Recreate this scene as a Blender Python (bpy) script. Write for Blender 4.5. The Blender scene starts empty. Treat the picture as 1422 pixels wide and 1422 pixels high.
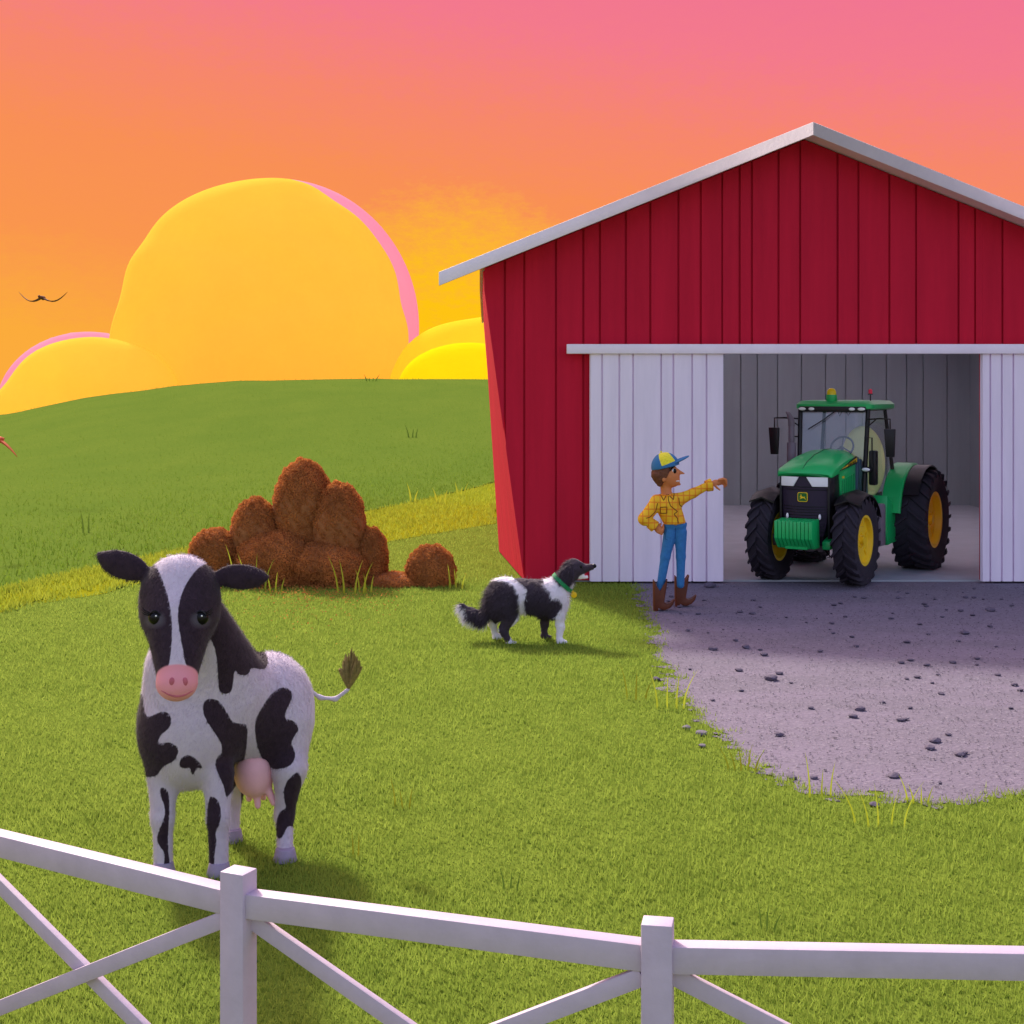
import bpy, bmesh, math, random
import numpy as np
from mathutils import Vector, Matrix
from mathutils.bvhtree import BVHTree
random.seed(7); rng = np.random.default_rng(7)
sc = bpy.context.scene
COL = sc.collection
F = 1975.0; H = 2.5; CX = 711.0; HY = 543.0
R = math.radians

# ------------------------------------------------------------------ colour / material helpers
def lin(c):
    c = c / 255.0
    return c / 12.92 if c <= 0.04045 else ((c + 0.055) / 1.055) ** 2.4
def A(r, g, b, illum=0.85):
    return tuple(min(0.93, lin(v) / illum) for v in (r, g, b)) + (1,)
def newmat(name):
    m = bpy.data.materials.new(name); m.use_nodes = True
    nt = m.node_tree; b = nt.nodes['Principled BSDF']
    return m, nt, b
def node(nt, t, **kw):
    n = nt.nodes.new(t)
    for k, v in kw.items():
        if hasattr(n, k): setattr(n, k, v)
        else: n.inputs[k].default_value = v
    return n
def mixcol(nt, fac, a, b):
    n = nt.nodes.new('ShaderNodeMix'); n.data_type = 'RGBA'
    for sock, v in ((n.inputs[0], fac), (n.inputs[6], a), (n.inputs[7], b)):
        if hasattr(v, 'is_linked') or isinstance(v, bpy.types.NodeSocket): nt.links.new(v, sock)
        else: sock.default_value = v
    return n.outputs[2]
def noise(nt, scale, detail=4, rough=0.6, coord='Object', stretch=None):
    tc = nt.nodes.new('ShaderNodeTexCoord'); n = nt.nodes.new('ShaderNodeTexNoise')
    n.inputs['Scale'].default_value = scale; n.inputs['Detail'].default_value = detail; n.inputs['Roughness'].default_value = rough
    if stretch:
        mp = nt.nodes.new('ShaderNodeMapping'); mp.inputs['Scale'].default_value = stretch
        nt.links.new(tc.outputs[coord], mp.inputs[0]); nt.links.new(mp.outputs[0], n.inputs['Vector'])
    else:
        nt.links.new(tc.outputs[coord], n.inputs['Vector'])
    return n.outputs[0]
def maprange(nt, v, a, b, c=0.0, d=1.0):
    n = nt.nodes.new('ShaderNodeMapRange'); nt.links.new(v, n.inputs[0])
    for i, x in enumerate((a, b, c, d)): n.inputs[i + 1].default_value = x
    return n.outputs[0]
def bump(nt, b, h, strength, dist=0.01):
    n = nt.nodes.new('ShaderNodeBump'); n.inputs['Strength'].default_value = strength; n.inputs['Distance'].default_value = dist
    nt.links.new(h, n.inputs['Height']); nt.links.new(n.outputs[0], b.inputs['Normal'])
def mat(name, col, rough=0.7, var=0.12, scale=6, bmp=0.0, bscale=60, stretch=None, metal=0.0, col2=None, spec=0.3, sheen=0.0):
    m, nt, b = newmat(name)
    c2 = col2 or tuple(v * (1 - var) for v in col[:3]) + (1,)
    c1 = tuple(min(.95, v * (1 + var * .6)) for v in col[:3]) + (1,) if not col2 else col
    f = maprange(nt, noise(nt, scale, 6, 0.65, stretch=stretch), 0.35, 0.65)
    nt.links.new(mixcol(nt, f, c2, c1), b.inputs['Base Color'])
    b.inputs['Roughness'].default_value = rough; b.inputs['Metallic'].default_value = metal
    b.inputs['Specular IOR Level'].default_value = spec
    if sheen: b.inputs['Sheen Weight'].default_value = sheen
    if bmp: bump(nt, b, noise(nt, bscale, 4, .6, stretch=stretch), bmp)
    return m

# ------------------------------------------------------------------ object helpers
def P(px, py, d):
    """a point of the place, given its bearing from where the picture was taken and its distance"""
    return np.array(((px - CX) * d / F, d, H - (py - HY) * d / F))
def sstep(a, b, x):
    t = np.clip((x - a) / (b - a), 0, 1); return t * t * (3 - 2 * t)
def hz(X, Y):
    X = np.asarray(X, float); Y = np.asarray(Y, float)
    u = X / np.maximum(Y, 15)
    crest = np.interp(u, [-1.2, -.6, -.357, -.30, -.238, -.193, -.10, 0, .5, 1.2], [-2., -.6, .70, 1.75, 2.52, 2.85, 2.98, 2.95, 3.0, 3.0])
    h = crest * sstep(33, 93, Y)
    return h - np.maximum(0, Y - 93) * .06
def hit(px, py):
    d = 4.0
    while d < 110:
        p = P(px, py, d)
        if p[2] <= float(hz(p[0], p[1])): return p
        d *= 1.002
    return P(px, py, 90)
def tag(o, label=None, cat=None, group=None, kind=None):
    if label: o['label'] = label
    if cat: o['category'] = cat
    if group: o['group'] = group
    if kind: o['kind'] = kind
    return o
def empty(name, loc=(0, 0, 0), rz=0):
    o = bpy.data.objects.new(name, None); COL.objects.link(o); o.location = Vector(loc); o.rotation_euler = (0, 0, rz)
    o.empty_display_size = .1
    return o
def link(name, me, m=None, parent=None, smooth=False):
    o = bpy.data.objects.new(name, me); COL.objects.link(o)
    if m: me.materials.append(m)
    if parent: o.parent = parent
    if smooth: me.polygons.foreach_set('use_smooth', [True] * len(me.polygons))
    return o
def arr_mesh(name, V, Fa):
    me = bpy.data.meshes.new(name); V = np.asarray(V, np.float32); Fa = np.asarray(Fa, np.int32)
    n, k = Fa.shape
    me.vertices.add(len(V)); me.vertices.foreach_set('co', V.ravel())
    me.loops.add(n * k); me.loops.foreach_set('vertex_index', Fa.ravel())
    me.polygons.add(n); me.polygons.foreach_set('loop_start', np.arange(n, dtype=np.int32) * k)
    me.update(calc_edges=True); me.validate()
    return me
class MB:
    def __init__(s): s.v = []; s.f = []
    def add(s, vs, fs):
        b = len(s.v); s.v += [tuple(map(float, v)) for v in vs]; s.f += [tuple(i + b for i in f) for f in fs]; return s
    def box(s, c, size, rot=None):
        c = Vector(c); hx, hy, hzz = [v / 2 for v in size]
        vs = [Vector((x, y, z)) for x in (-hx, hx) for y in (-hy, hy) for z in (-hzz, hzz)]
        if rot is not None: vs = [rot @ v for v in vs]
        return s.add([v + c for v in vs], [(0, 1, 3, 2), (4, 6, 7, 5), (0, 4, 5, 1), (2, 3, 7, 6), (0, 2, 6, 4), (1, 5, 7, 3)])
    def beam(s, a, b, w, t, up=(0, 0, 1)):
        """a bar from a to b: w across (vertical-ish), t thick"""
        a = Vector(a); b = Vector(b); d = (b - a); L = d.length; d.normalize()
        side = d.cross(Vector(up)).normalized(); u = side.cross(d)
        rot = Matrix((d, side, u)).transposed()
        return s.box((a + b) / 2, (L, t, w), rot)
    def cyl(s, a, b, r, n=16, r2=None, cap=True):
        a = Vector(a); b = Vector(b); r2 = r if r2 is None else r2
        d = (b - a).normalized(); x = d.orthogonal().normalized(); y = d.cross(x)
        vs = []
        for c, rr in ((a, r), (b, r2)):
            for i in range(n):
                t = 2 * math.pi * i / n; vs.append(c + (x * math.cos(t) + y * math.sin(t)) * rr)
        fs = [(i, (i + 1) % n, n + (i + 1) % n, n + i) for i in range(n)]
        if cap: fs += [tuple(range(n))[::-1], tuple(range(n, 2 * n))]
        return s.add(vs, fs)
    def tube(s, pts, r, n=8):
        pts = [Vector(p) for p in pts]; rs = r if hasattr(r, '__len__') else [r] * len(pts)
        vs = []; prev = None
        for i, p in enumerate(pts):
            d = (pts[min(i + 1, len(pts) - 1)] - pts[max(i - 1, 0)]).normalized()
            x = d.orthogonal().normalized() if prev is None else (prev - d * prev.dot(d)).normalized()
            prev = x; y = d.cross(x)
            vs += [p + (x * math.cos(2 * math.pi * k / n) + y * math.sin(2 * math.pi * k / n)) * rs[i] for k in range(n)]
        fs = [(i * n + k, i * n + (k + 1) % n, (i + 1) * n + (k + 1) % n, (i + 1) * n + k) for i in range(len(pts) - 1) for k in range(n)]
        fs += [tuple(range(n))[::-1], tuple(range((len(pts) - 1) * n, len(pts) * n))]
        return s.add(vs, fs)
    def lathe(s, prof, n=32, axis='z', c=(0, 0, 0), closed=False):
        vs = []; c = Vector(c)
        for (r, h) in prof:
            for i in range(n):
                t = 2 * math.pi * i / n; a, b = r * math.cos(t), r * math.sin(t)
                vs.append(c + (Vector((a, b, h)) if axis == 'z' else Vector((h, a, b))))
        m = len(prof); fs = []
        for j in range(m if closed else m - 1):
            j2 = (j + 1) % m
            fs += [(j * n + i, j * n + (i + 1) % n, j2 * n + (i + 1) % n, j2 * n + i) for i in range(n)]
        return s.add(vs, fs)
    def prism(s, poly, fn, t0, t1):
        """poly: 2-D outline; fn(u, v, t) -> 3-D point"""
        n = len(poly); vs = [fn(u, v, t0) for u, v in poly] + [fn(u, v, t1) for u, v in poly]
        return s.add(vs, [tuple(range(n))[::-1], tuple(range(n, 2 * n))] + [(i, (i + 1) % n, n + (i + 1) % n, n + i) for i in range(n)])
    def sphere(s, c, r, n=16, m=10, rot=None):
        c = Vector(c); r = (r, r, r) if not hasattr(r, '__len__') else r; vs = []
        for j in range(m + 1):
            ph = math.pi * j / m
            for i in range(n):
                t = 2 * math.pi * i / n
                v = Vector((r[0] * math.sin(ph) * math.cos(t), r[1] * math.sin(ph) * math.sin(t), r[2] * math.cos(ph)))
                vs.append((rot @ v if rot is not None else v) + c)
        return s.add(vs, [(j * n + i, j * n + (i + 1) % n, (j + 1) * n + (i + 1) % n, (j + 1) * n + i) for j in range(m) for i in range(n)])
    def build(s, name, m, parent=None, bevel=0, smooth=False, seg=2):
        me = bpy.data.meshes.new(name); me.from_pydata(s.v, [], s.f)
        bm = bmesh.new(); bm.from_mesh(me)
        bmesh.ops.remove_doubles(bm, verts=bm.verts, dist=1e-5)
        bmesh.ops.recalc_face_normals(bm, faces=bm.faces)
        if bevel:
            es = [e for e in bm.edges if len(e.link_faces) == 2 and e.calc_face_angle(0) > R(35)]
            bmesh.ops.bevel(bm, geom=es, offset=bevel, segments=seg, profile=.5, affect='EDGES', clamp_overlap=True)
        bm.to_mesh(me); bm.free(); me.validate()
        o = link(name, me, m, parent)
        if smooth or bevel:
            me.polygons.foreach_set('use_smooth', [True] * len(me.polygons))
            if hasattr(me, 'set_sharp_from_angle'): me.set_sharp_from_angle(angle=R(40))
        return o

# ------------------------------------------------------------------ smooth bodies (distance field -> one continuous skin)
def rc(a, b, r1, r2, k=.05): return ('rc', np.array(a, float), np.array(b, float), r1, r2, k)
def el(c, r, k=.05, rot=None):
    return ('el', np.array(c, float), np.array(r, float), None if rot is None else np.array(rot), None, k)
def prim(p, X):
    if p[0] == 'rc':
        _, a, b, r1, r2, _k = p; ba = b - a
        t = np.clip((X - a) @ ba / max(ba @ ba, 1e-9), 0, 1)
        return np.linalg.norm(X - a - t[:, None] * ba, axis=1) - (r1 + (r2 - r1) * t)
    _, c, r, M, _, _k = p
    q = X - c
    if M is not None: q = q @ M
    k0 = np.linalg.norm(q / r, axis=1); k1 = np.linalg.norm(q / (r * r), axis=1) + 1e-9
    return k0 * (k0 - 1) / k1
def field(prims, X):
    d = None
    for p in prims:
        e = prim(p, X); k = p[-1]
        if d is None: d = e
        else:
            hh = np.clip(.5 + .5 * (d - e) / k, 0, 1) if k > 0 else (d > e).astype(float)
            d = d * (1 - hh) + e * hh - k * hh * (1 - hh)
    return d
def sdf_mesh(name, prims, h, cuts=(), shell=None, wob=0, wsc=8):
    lo = np.full(3, 1e9); hi = -lo
    for p in prims:
        if p[0] == 'rc':
            for q, r in ((p[1], p[3]), (p[2], p[4])): lo = np.minimum(lo, q - r); hi = np.maximum(hi, q + r)
        else:
            r = max(p[2]); lo = np.minimum(lo, p[1] - r); hi = np.maximum(hi, p[1] + r)
    lo -= 3 * h; hi += 3 * h
    n = np.ceil((hi - lo) / h).astype(int) + 1
    ax = [lo[i] + h * np.arange(n[i]) for i in range(3)]
    G = np.stack(np.meshgrid(*ax, indexing='ij'), -1).reshape(-1, 3)
    D = np.empty(len(G), np.float32)
    for s in range(0, len(G), 400000):
        X = G[s:s + 400000]; d = field(prims, X)
        if wob: d = d + wob * np.sin(X[:, 0] * wsc + 1.3 * np.sin(X[:, 2] * wsc)) * np.sin(X[:, 2] * wsc * 1.2 + X[:, 1] * wsc)
        for cp, cn in cuts: d = np.maximum(d, (X - np.array(cp)) @ (np.array(cn, float) / np.linalg.norm(cn)))
        D[s:s + 400000] = d
    D = D.reshape(n)
    S = D < 0
    nx, ny, nz = n
    cells = np.zeros((nx - 1, ny - 1, nz - 1), bool)
    corners = [(i, j, k) for i in (0, 1) for j in (0, 1) for k in (0, 1)]
    sl = lambda A_, c: A_[c[0]:nx - 1 + c[0], c[1]:ny - 1 + c[1], c[2]:nz - 1 + c[2]]
    cnt = sum(sl(S, c).astype(int) for c in corners); cells = (cnt > 0) & (cnt < 8)
    idx = np.argwhere(cells); vid = -np.ones(cells.shape, int); vid[cells] = np.arange(len(idx))
    acc = np.zeros((len(idx), 3)); num = np.zeros(len(idx))
    for c1 in corners:
        for a in range(3):
            if c1[a]: continue
            c2 = list(c1); c2[a] = 1
            i1 = idx + c1; i2 = idx + c2
            d1 = D[i1[:, 0], i1[:, 1], i1[:, 2]]; d2 = D[i2[:, 0], i2[:, 1], i2[:, 2]]
            m = (d1 < 0) != (d2 < 0)
            t = np.where(m, d1 / np.where(m, d1 - d2, 1), 0)
            pt = i1 + 0.0; pt[:, a] += t
            acc[m] += pt[m]; num[m] += 1
    V = lo + h * acc / num[:, None]
    Fs = []
    for a in range(3):
        b, c = (a + 1) % 3, (a + 2) % 3
        s1 = [slice(None)] * 3; s2 = [slice(None)] * 3
        s1[a] = slice(0, -1); s2[a] = slice(1, None)
        e = np.argwhere(S[tuple(s1)] != S[tuple(s2)])
        e = e[(e[:, b] > 0) & (e[:, c] > 0) & (e[:, b] < n[b] - 1) & (e[:, c] < n[c] - 1)]
        inside = S[e[:, 0], e[:, 1], e[:, 2]]
        q = []
        for db, dc in ((-1, -1), (0, -1), (0, 0), (-1, 0)):
            ee = e.copy(); ee[:, b] += db; ee[:, c] += dc; q.append(vid[ee[:, 0], ee[:, 1], ee[:, 2]])
        q = np.stack(q, 1); q[~inside] = q[~inside][:, ::-1]
        Fs.append(q)
    Fa = np.concatenate(Fs)
    return V, Fa
def sdf_obj(name, prims, h, m, parent=None, origin=(0, 0, 0), cuts=(), attrs=None, wob=0, wsc=8):
    V, Fa = sdf_mesh(name, prims, h, cuts, wob=wob, wsc=wsc)
    me = arr_mesh(name, V - np.array(origin), Fa)
    if attrs:
        for an, fn in attrs.items():
            a = me.attributes.new(an, 'FLOAT', 'POINT'); a.data.foreach_set('value', fn(V).astype(np.float32))
    o = link(name, me, m, parent, smooth=True)
    return o, V, Fa
def poly_sd(pts, poly):
    """signed distance (negative inside) of 2-D points to a polygon"""
    pts = np.asarray(pts, float); poly = np.asarray(poly, float); n = len(poly)
    d = np.full(len(pts), 1e9); ins = np.zeros(len(pts), bool)
    for i in range(n):
        a = poly[i]; b = poly[(i + 1) % n]; ba = b - a
        t = np.clip(((pts - a) @ ba) / max(ba @ ba, 1e-9), 0, 1)
        d = np.minimum(d, np.linalg.norm(pts - a - t[:, None] * ba, axis=1))
        c = (a[1] > pts[:, 1]) != (b[1] > pts[:, 1])
        with np.errstate(divide='ignore', invalid='ignore'):
            xi = (b[0] - a[0]) * (pts[:, 1] - a[1]) / (b[1] - a[1]) + a[0]
        ins ^= c & (pts[:, 0] < xi)
    return np.where(ins, -d, d)
def chaikin(poly, n=2):
    p = np.asarray(poly, float)
    for _ in range(n):
        q = np.roll(p, -1, 0); p = np.stack([.75 * p + .25 * q, .25 * p + .75 * q], 1).reshape(-1, 2)
    return p
def PX(V):
    return np.stack([CX + V[:, 0] * F / V[:, 1], HY + (H - V[:, 2]) * F / V[:, 1]], 1)

# ------------------------------------------------------------------ camera, world, sun
cam = bpy.data.cameras.new('camera'); co = bpy.data.objects.new('camera', cam); COL.objects.link(co); sc.camera = co
co.location = (0, 0, H); co.rotation_euler = (R(90), 0, 0)
cam.lens = 50; cam.sensor_width = 36; cam.shift_y = -(711 - HY) / 1422; cam.clip_end = 3000; cam.clip_start = .1
SUN_EL, SUN_AZ = 40, -26           # azimuth from straight ahead, negative = towards the left
sd = Vector((math.sin(R(SUN_AZ)) * math.cos(R(SUN_EL)), math.cos(R(SUN_AZ)) * math.cos(R(SUN_EL)), math.sin(R(SUN_EL))))
sl_ = bpy.data.lights.new('sun', 'SUN'); so = bpy.data.objects.new('sun', sl_); COL.objects.link(so)
so.rotation_euler = sd.to_track_quat('Z', 'Y').to_euler(); sl_.energy = 2.0; sl_.angle = R(5); sl_.color = (1, .93, .8)
w = bpy.data.worlds.new('World'); sc.world = w; w.use_nodes = True; nt = w.node_tree; nt.nodes.clear()
tc = nt.nodes.new('ShaderNodeTexCoord'); sep = nt.nodes.new('ShaderNodeSeparateXYZ'); nt.links.new(tc.outputs['Generated'], sep.inputs[0])
nz_ = nt.nodes.new('ShaderNodeTexNoise'); nz_.inputs['Scale'].default_value = 70; nz_.inputs['Detail'].default_value = 5; nz_.inputs['Roughness'].default_value = .8
mp = nt.nodes.new('ShaderNodeMapping'); mp.inputs['Scale'].default_value = (1, 1, 2.2)
nt.links.new(tc.outputs['Generated'], mp.inputs[0]); nt.links.new(mp.outputs[0], nz_.inputs['Vector'])
zz = nt.nodes.new('ShaderNodeMath'); zz.operation = 'MULTIPLY_ADD'; nt.links.new(nz_.outputs[0], zz.inputs[0]); zz.inputs[1].default_value = .05
sx = nt.nodes.new('ShaderNodeMath'); sx.operation = 'MULTIPLY_ADD'; nt.links.new(sep.outputs[0], sx.inputs[0]); sx.inputs[1].default_value = .13; nt.links.new(sep.outputs[2], sx.inputs[2])
nt.links.new(sx.outputs[0], zz.inputs[2])
ramp = nt.nodes.new('ShaderNodeValToRGB'); nt.links.new(maprange(nt, zz.outputs[0], 0.025, .525), ramp.inputs[0])
EXPO = 1.2
def SK(r, g, b): return tuple(lin(v) / (2 ** EXPO) for v in (r, g, b)) + (1,)
cr = ramp.color_ramp
cr.elements[0].position = 0; cr.elements[0].color = SK(252, 172, 60)
cr.elements[1].position = 1; cr.elements[1].color = SK(214, 150, 190)
for p_, c_ in ((.14, (250, 150, 78)), (.27, (249, 144, 86)), (.38, (247, 135, 108)), (.50, (244, 122, 140)), (.68, (238, 112, 152))):
    e = cr.elements.new(p_); e.color = SK(*c_)
# warm glow around the place where the low light comes up, behind the hill by the barn
gd = Vector(((630 - CX) / F, 1, (HY - 500) / F)).normalized()
dot = nt.nodes.new('ShaderNodeVectorMath'); dot.operation = 'DOT_PRODUCT'; nt.links.new(tc.outputs['Generated'], dot.inputs[0]); dot.inputs[1].default_value = gd
na = nt.nodes.new('ShaderNodeMath'); na.operation = 'MULTIPLY_ADD'; nt.links.new(nz_.outputs[0], na.inputs[0]); na.inputs[1].default_value = .008; nt.links.new(dot.outputs['Value'], na.inputs[2])
g1 = maprange(nt, na.outputs[0], .996, 1.0035)
warm = mixcol(nt, g1, ramp.outputs[0], SK(255, 196, 20))
bg1 = nt.nodes.new('ShaderNodeBackground'); nt.links.new(warm, bg1.inputs[0]); bg1.inputs[1].default_value = 1.0
sky = nt.nodes.new('ShaderNodeTexSky'); sky.sky_type = 'NISHITA'; sky.sun_disc = False
sky.sun_elevation = R(SUN_EL); sky.sun_rotation = R(SUN_AZ); sky.dust_density = 3.5; sky.air_density = 1.0; sky.ozone_density = 1.5
bg2 = nt.nodes.new('ShaderNodeBackground'); 
tint = nt.nodes.new('ShaderNodeMix'); tint.data_type = 'RGBA'; tint.blend_type = 'MULTIPLY'; tint.inputs[0].default_value = 1; nt.links.new(sky.outputs[0], tint.inputs[6]); tint.inputs[7].default_value = (1.22, .95, .92, 1)
nt.links.new(tint.outputs[2], bg2.inputs[0]); bg2.inputs[1].default_value = .15
up = maprange(nt, sep.outputs[2], .40, .75); back = maprange(nt, sep.outputs[1], .35, -.15)
mx = nt.nodes.new('ShaderNodeMath'); mx.operation = 'MAXIMUM'; nt.links.new(up, mx.inputs[0]); nt.links.new(back, mx.inputs[1])
ms = nt.nodes.new('ShaderNodeMixShader'); nt.links.new(mx.outputs[0], ms.inputs[0]); nt.links.new(bg1.outputs[0], ms.inputs[1]); nt.links.new(bg2.outputs[0], ms.inputs[2])
wo = nt.nodes.new('ShaderNodeOutputWorld'); nt.links.new(ms.outputs[0], wo.inputs[0])
sc.view_settings.view_transform = 'Standard'; sc.view_settings.look = 'None'; sc.view_settings.exposure = EXPO; sc.view_settings.gamma = 1
sc.cycles.max_bounces = 12; sc.cycles.diffuse_bounces = 8; sc.cycles.transmission_bounces = 8; sc.cycles.transparent_max_bounces = 12; sc.cycles.use_denoising = True

# ------------------------------------------------------------------ setting: ground, hill, strip, gravel
def grassmat(name, c1, c2, sc_=1.2, fine=90, dark=None):
    m, nt, b = newmat(name)
    big = maprange(nt, noise(nt, sc_ * .35, 4, .6, stretch=(1, .45, 1)), .35, .65)
    fn = maprange(nt, noise(nt, fine, 6, .8), .38, .62)
    c = mixcol(nt, big, c1, c2)
    dk = dark or tuple(v * .72 for v in c1[:3]) + (1,)
    nt.links.new(mixcol(nt, fn, dk, c), b.inputs['Base Color'])
    b.inputs['Roughness'].default_value = .95; b.inputs['Specular IOR Level'].default_value = 0
    bump(nt, b, noise(nt, fine * .6, 5, .8), .5, .03)
    return m
IG = 1.95
M_grass = grassmat('grass_green', A(138, 162, 62, 1.6), A(150, 172, 68, 1.6), fine=30)
M_hill = grassmat('hill_green', A(122, 150, 60, 1.75), A(134, 158, 64, 1.75), fine=14, dark=A(110, 142, 52, 1.75))
M_strip = grassmat('strip_painted_sun', A(188, 188, 32, IG), A(196, 196, 40, IG), fine=22, dark=A(160, 170, 38, IG))  # sunlit band of pasture, its light put into a yellower colour
def fan(name, rows, ts, zoff, m, label, mask=None):
    Y, T = np.meshgrid(rows, ts, indexing='ij'); X = T * (np.abs(Y) + 12)
    Z = hz(X, Y) + zoff
    V = np.stack([X, Y, Z], -1).reshape(-1, 3); r, c = Y.shape
    i = np.arange(r * c).reshape(r, c)
    Fa = np.stack([i[:-1, :-1], i[:-1, 1:], i[1:, 1:], i[1:, :-1]], -1).reshape(-1, 4)
    o = link(name, arr_mesh(name, V, Fa), m, smooth=True); return o
rows = np.concatenate([np.linspace(-14, 30, 60), 30 * np.power(30, np.linspace(.01, 1, 90))])
g = fan('ground', rows, np.linspace(-1.3, 1.3, 140), 0, M_grass, None)
tag(g, 'green pasture in front of the red barn', 'ground', kind='structure')
def wav(n, amp, seed):
    r = np.random.default_rng(seed); x = r.normal(size=n)
    k = np.array([1, 2, 3, 2, 1.]); return np.convolve(x, k / k.sum(), 'same') * amp
up_line = np.array([(-44, -6), (-20, 4), (-9.5, 12), (-6.28, 17.5), (-5.9, 20), (-4.3, 25.5), (-2.4, 31.4), (-.6, 37.4), (4, 47), (30, 60), (70, 50)], float)
def dense(line, n):
    L = np.r_[0, np.cumsum(np.linalg.norm(np.diff(line, axis=0), axis=1))]; s = np.linspace(0, L[-1], n)
    return np.stack([np.interp(s, L, line[:, 0]), np.interp(s, L, line[:, 1])], 1)
ul = dense(up_line, 900); C0 = np.array([8., 12.])
k = np.linalg.norm(ul - C0, axis=1)
dist = np.concatenate([[0], np.geomspace(.4, 500, 70)])
dirn = (ul - C0) / k[:, None]
st = wav(900, .16, 3)
XY = ul[:, None] + dirn[:, None] * (dist[None, :, None] + st[:, None, None] * np.exp(-dist / 2)[None, :, None])
V = np.dstack([XY, (hz(XY[..., 0], XY[..., 1]) + .007 + .02 * sstep(20, 40, XY[..., 1]) + np.minimum(.3, dist * .006)[None, :])[..., None]]).reshape(-1, 3)
i = np.arange(900 * len(dist)).reshape(900, -1)
Fa = np.stack([i[:-1, :-1], i[:-1, 1:], i[1:, 1:], i[1:, :-1]], -1).reshape(-1, 4)
o = link('hill', arr_mesh('hill', V, Fa), M_hill, smooth=True); tag(o, 'low rounded darker green hill along the horizon', 'hill', kind='structure')
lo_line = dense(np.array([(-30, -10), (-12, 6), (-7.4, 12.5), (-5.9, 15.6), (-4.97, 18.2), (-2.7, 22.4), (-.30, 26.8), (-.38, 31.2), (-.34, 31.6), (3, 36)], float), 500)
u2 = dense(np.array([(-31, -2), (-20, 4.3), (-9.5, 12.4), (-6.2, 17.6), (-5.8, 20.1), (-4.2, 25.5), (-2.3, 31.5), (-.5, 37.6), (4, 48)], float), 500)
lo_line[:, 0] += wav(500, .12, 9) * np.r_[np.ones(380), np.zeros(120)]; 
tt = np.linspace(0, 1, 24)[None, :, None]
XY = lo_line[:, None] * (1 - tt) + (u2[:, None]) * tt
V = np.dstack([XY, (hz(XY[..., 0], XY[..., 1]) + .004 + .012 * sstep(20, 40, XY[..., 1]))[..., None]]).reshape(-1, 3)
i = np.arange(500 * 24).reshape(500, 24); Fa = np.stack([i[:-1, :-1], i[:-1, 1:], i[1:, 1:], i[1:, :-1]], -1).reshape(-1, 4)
o = link('painted_sun_strip', arr_mesh('painted_sun_strip', V, Fa), M_strip, smooth=True); tag(o, 'pasture strip below the hill with sunlight painted yellow green', 'field', kind='structure')

# gravel yard
gp = [(820, 806), (884, 808), (889, 835), (905, 880), (915, 915), (935, 955), (955, 990), (985, 1012), (1010, 1040), (1060, 1072), (1110, 1092), (1150, 1103), (1165, 1110), (1215, 1104), (1260, 1116), (1310, 1118), (1370, 1110), (1450, 1100), (1600, 1060)]
gpts = np.array([P(x, y, F * H / (y - HY))[:2] for x, y in gp]); gpts[0] = (.95, 18.62)
gl = dense(gpts, 700); gl[20:] += np.stack([wav(680, .11, 5), wav(680, .11, 6)], 1); gl[:20, 1] = np.minimum(gl[:20, 1], 18.62)
outer = np.array([9.5, 18.62])
tt = np.linspace(0, 1, 30)[None, :, None]
gl[:, 1] = np.minimum(gl[:, 1], 18.62); gl = gl[20:]
ring_ = np.vstack([gl, [(14, 8.5), (14, 18.62), (.95, 18.62)]])
from mathutils.geometry import tessellate_polygon
V = np.column_stack([ring_, np.full(len(ring_), .004)])
Fa = np.array(tessellate_polygon([[Vector(v) for v in V]]))
m, nt2, b = newmat('gravel'); 
c = mixcol(nt2, maprange(nt2, noise(nt2, .9, 5, .6, stretch=(.5, 1.6, 1)), .35, .65), A(150, 141, 160, 2.25), A(166, 153, 177, 2.25))
vo = nt2.nodes.new('ShaderNodeTexVoronoi'); vo.inputs['Scale'].default_value = 42; tcg = nt2.nodes.new('ShaderNodeTexCoord'); nt2.links.new(tcg.outputs['Object'], vo.inputs['Vector'])
sepc = nt2.nodes.new('ShaderNodeSeparateColor'); nt2.links.new(vo.outputs['Color'], sepc.inputs[0])
c = mixcol(nt2, maprange(nt2, sepc.outputs[0], .78, 1.0, 0, .45), c, A(105, 96, 112, 2.4))
c = mixcol(nt2, maprange(nt2, sepc.outputs[1], .86, 1.0, 0, .55), c, A(196, 186, 202, 2.4))
nt2.links.new(c, b.inputs['Base Color']); b.inputs['Roughness'].default_value = .95
bump(nt2, b, vo.outputs['Distance'], .35, .012)
M_gravel = m
o = link('gravel_yard', arr_mesh('gravel_yard', V, Fa), M_gravel); tag(o, 'grey lavender gravel yard in front of the barn door', 'gravel yard', kind='structure')
gpoly = np.vstack([gl[::5], [(9.5, 18.6)]])

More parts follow.
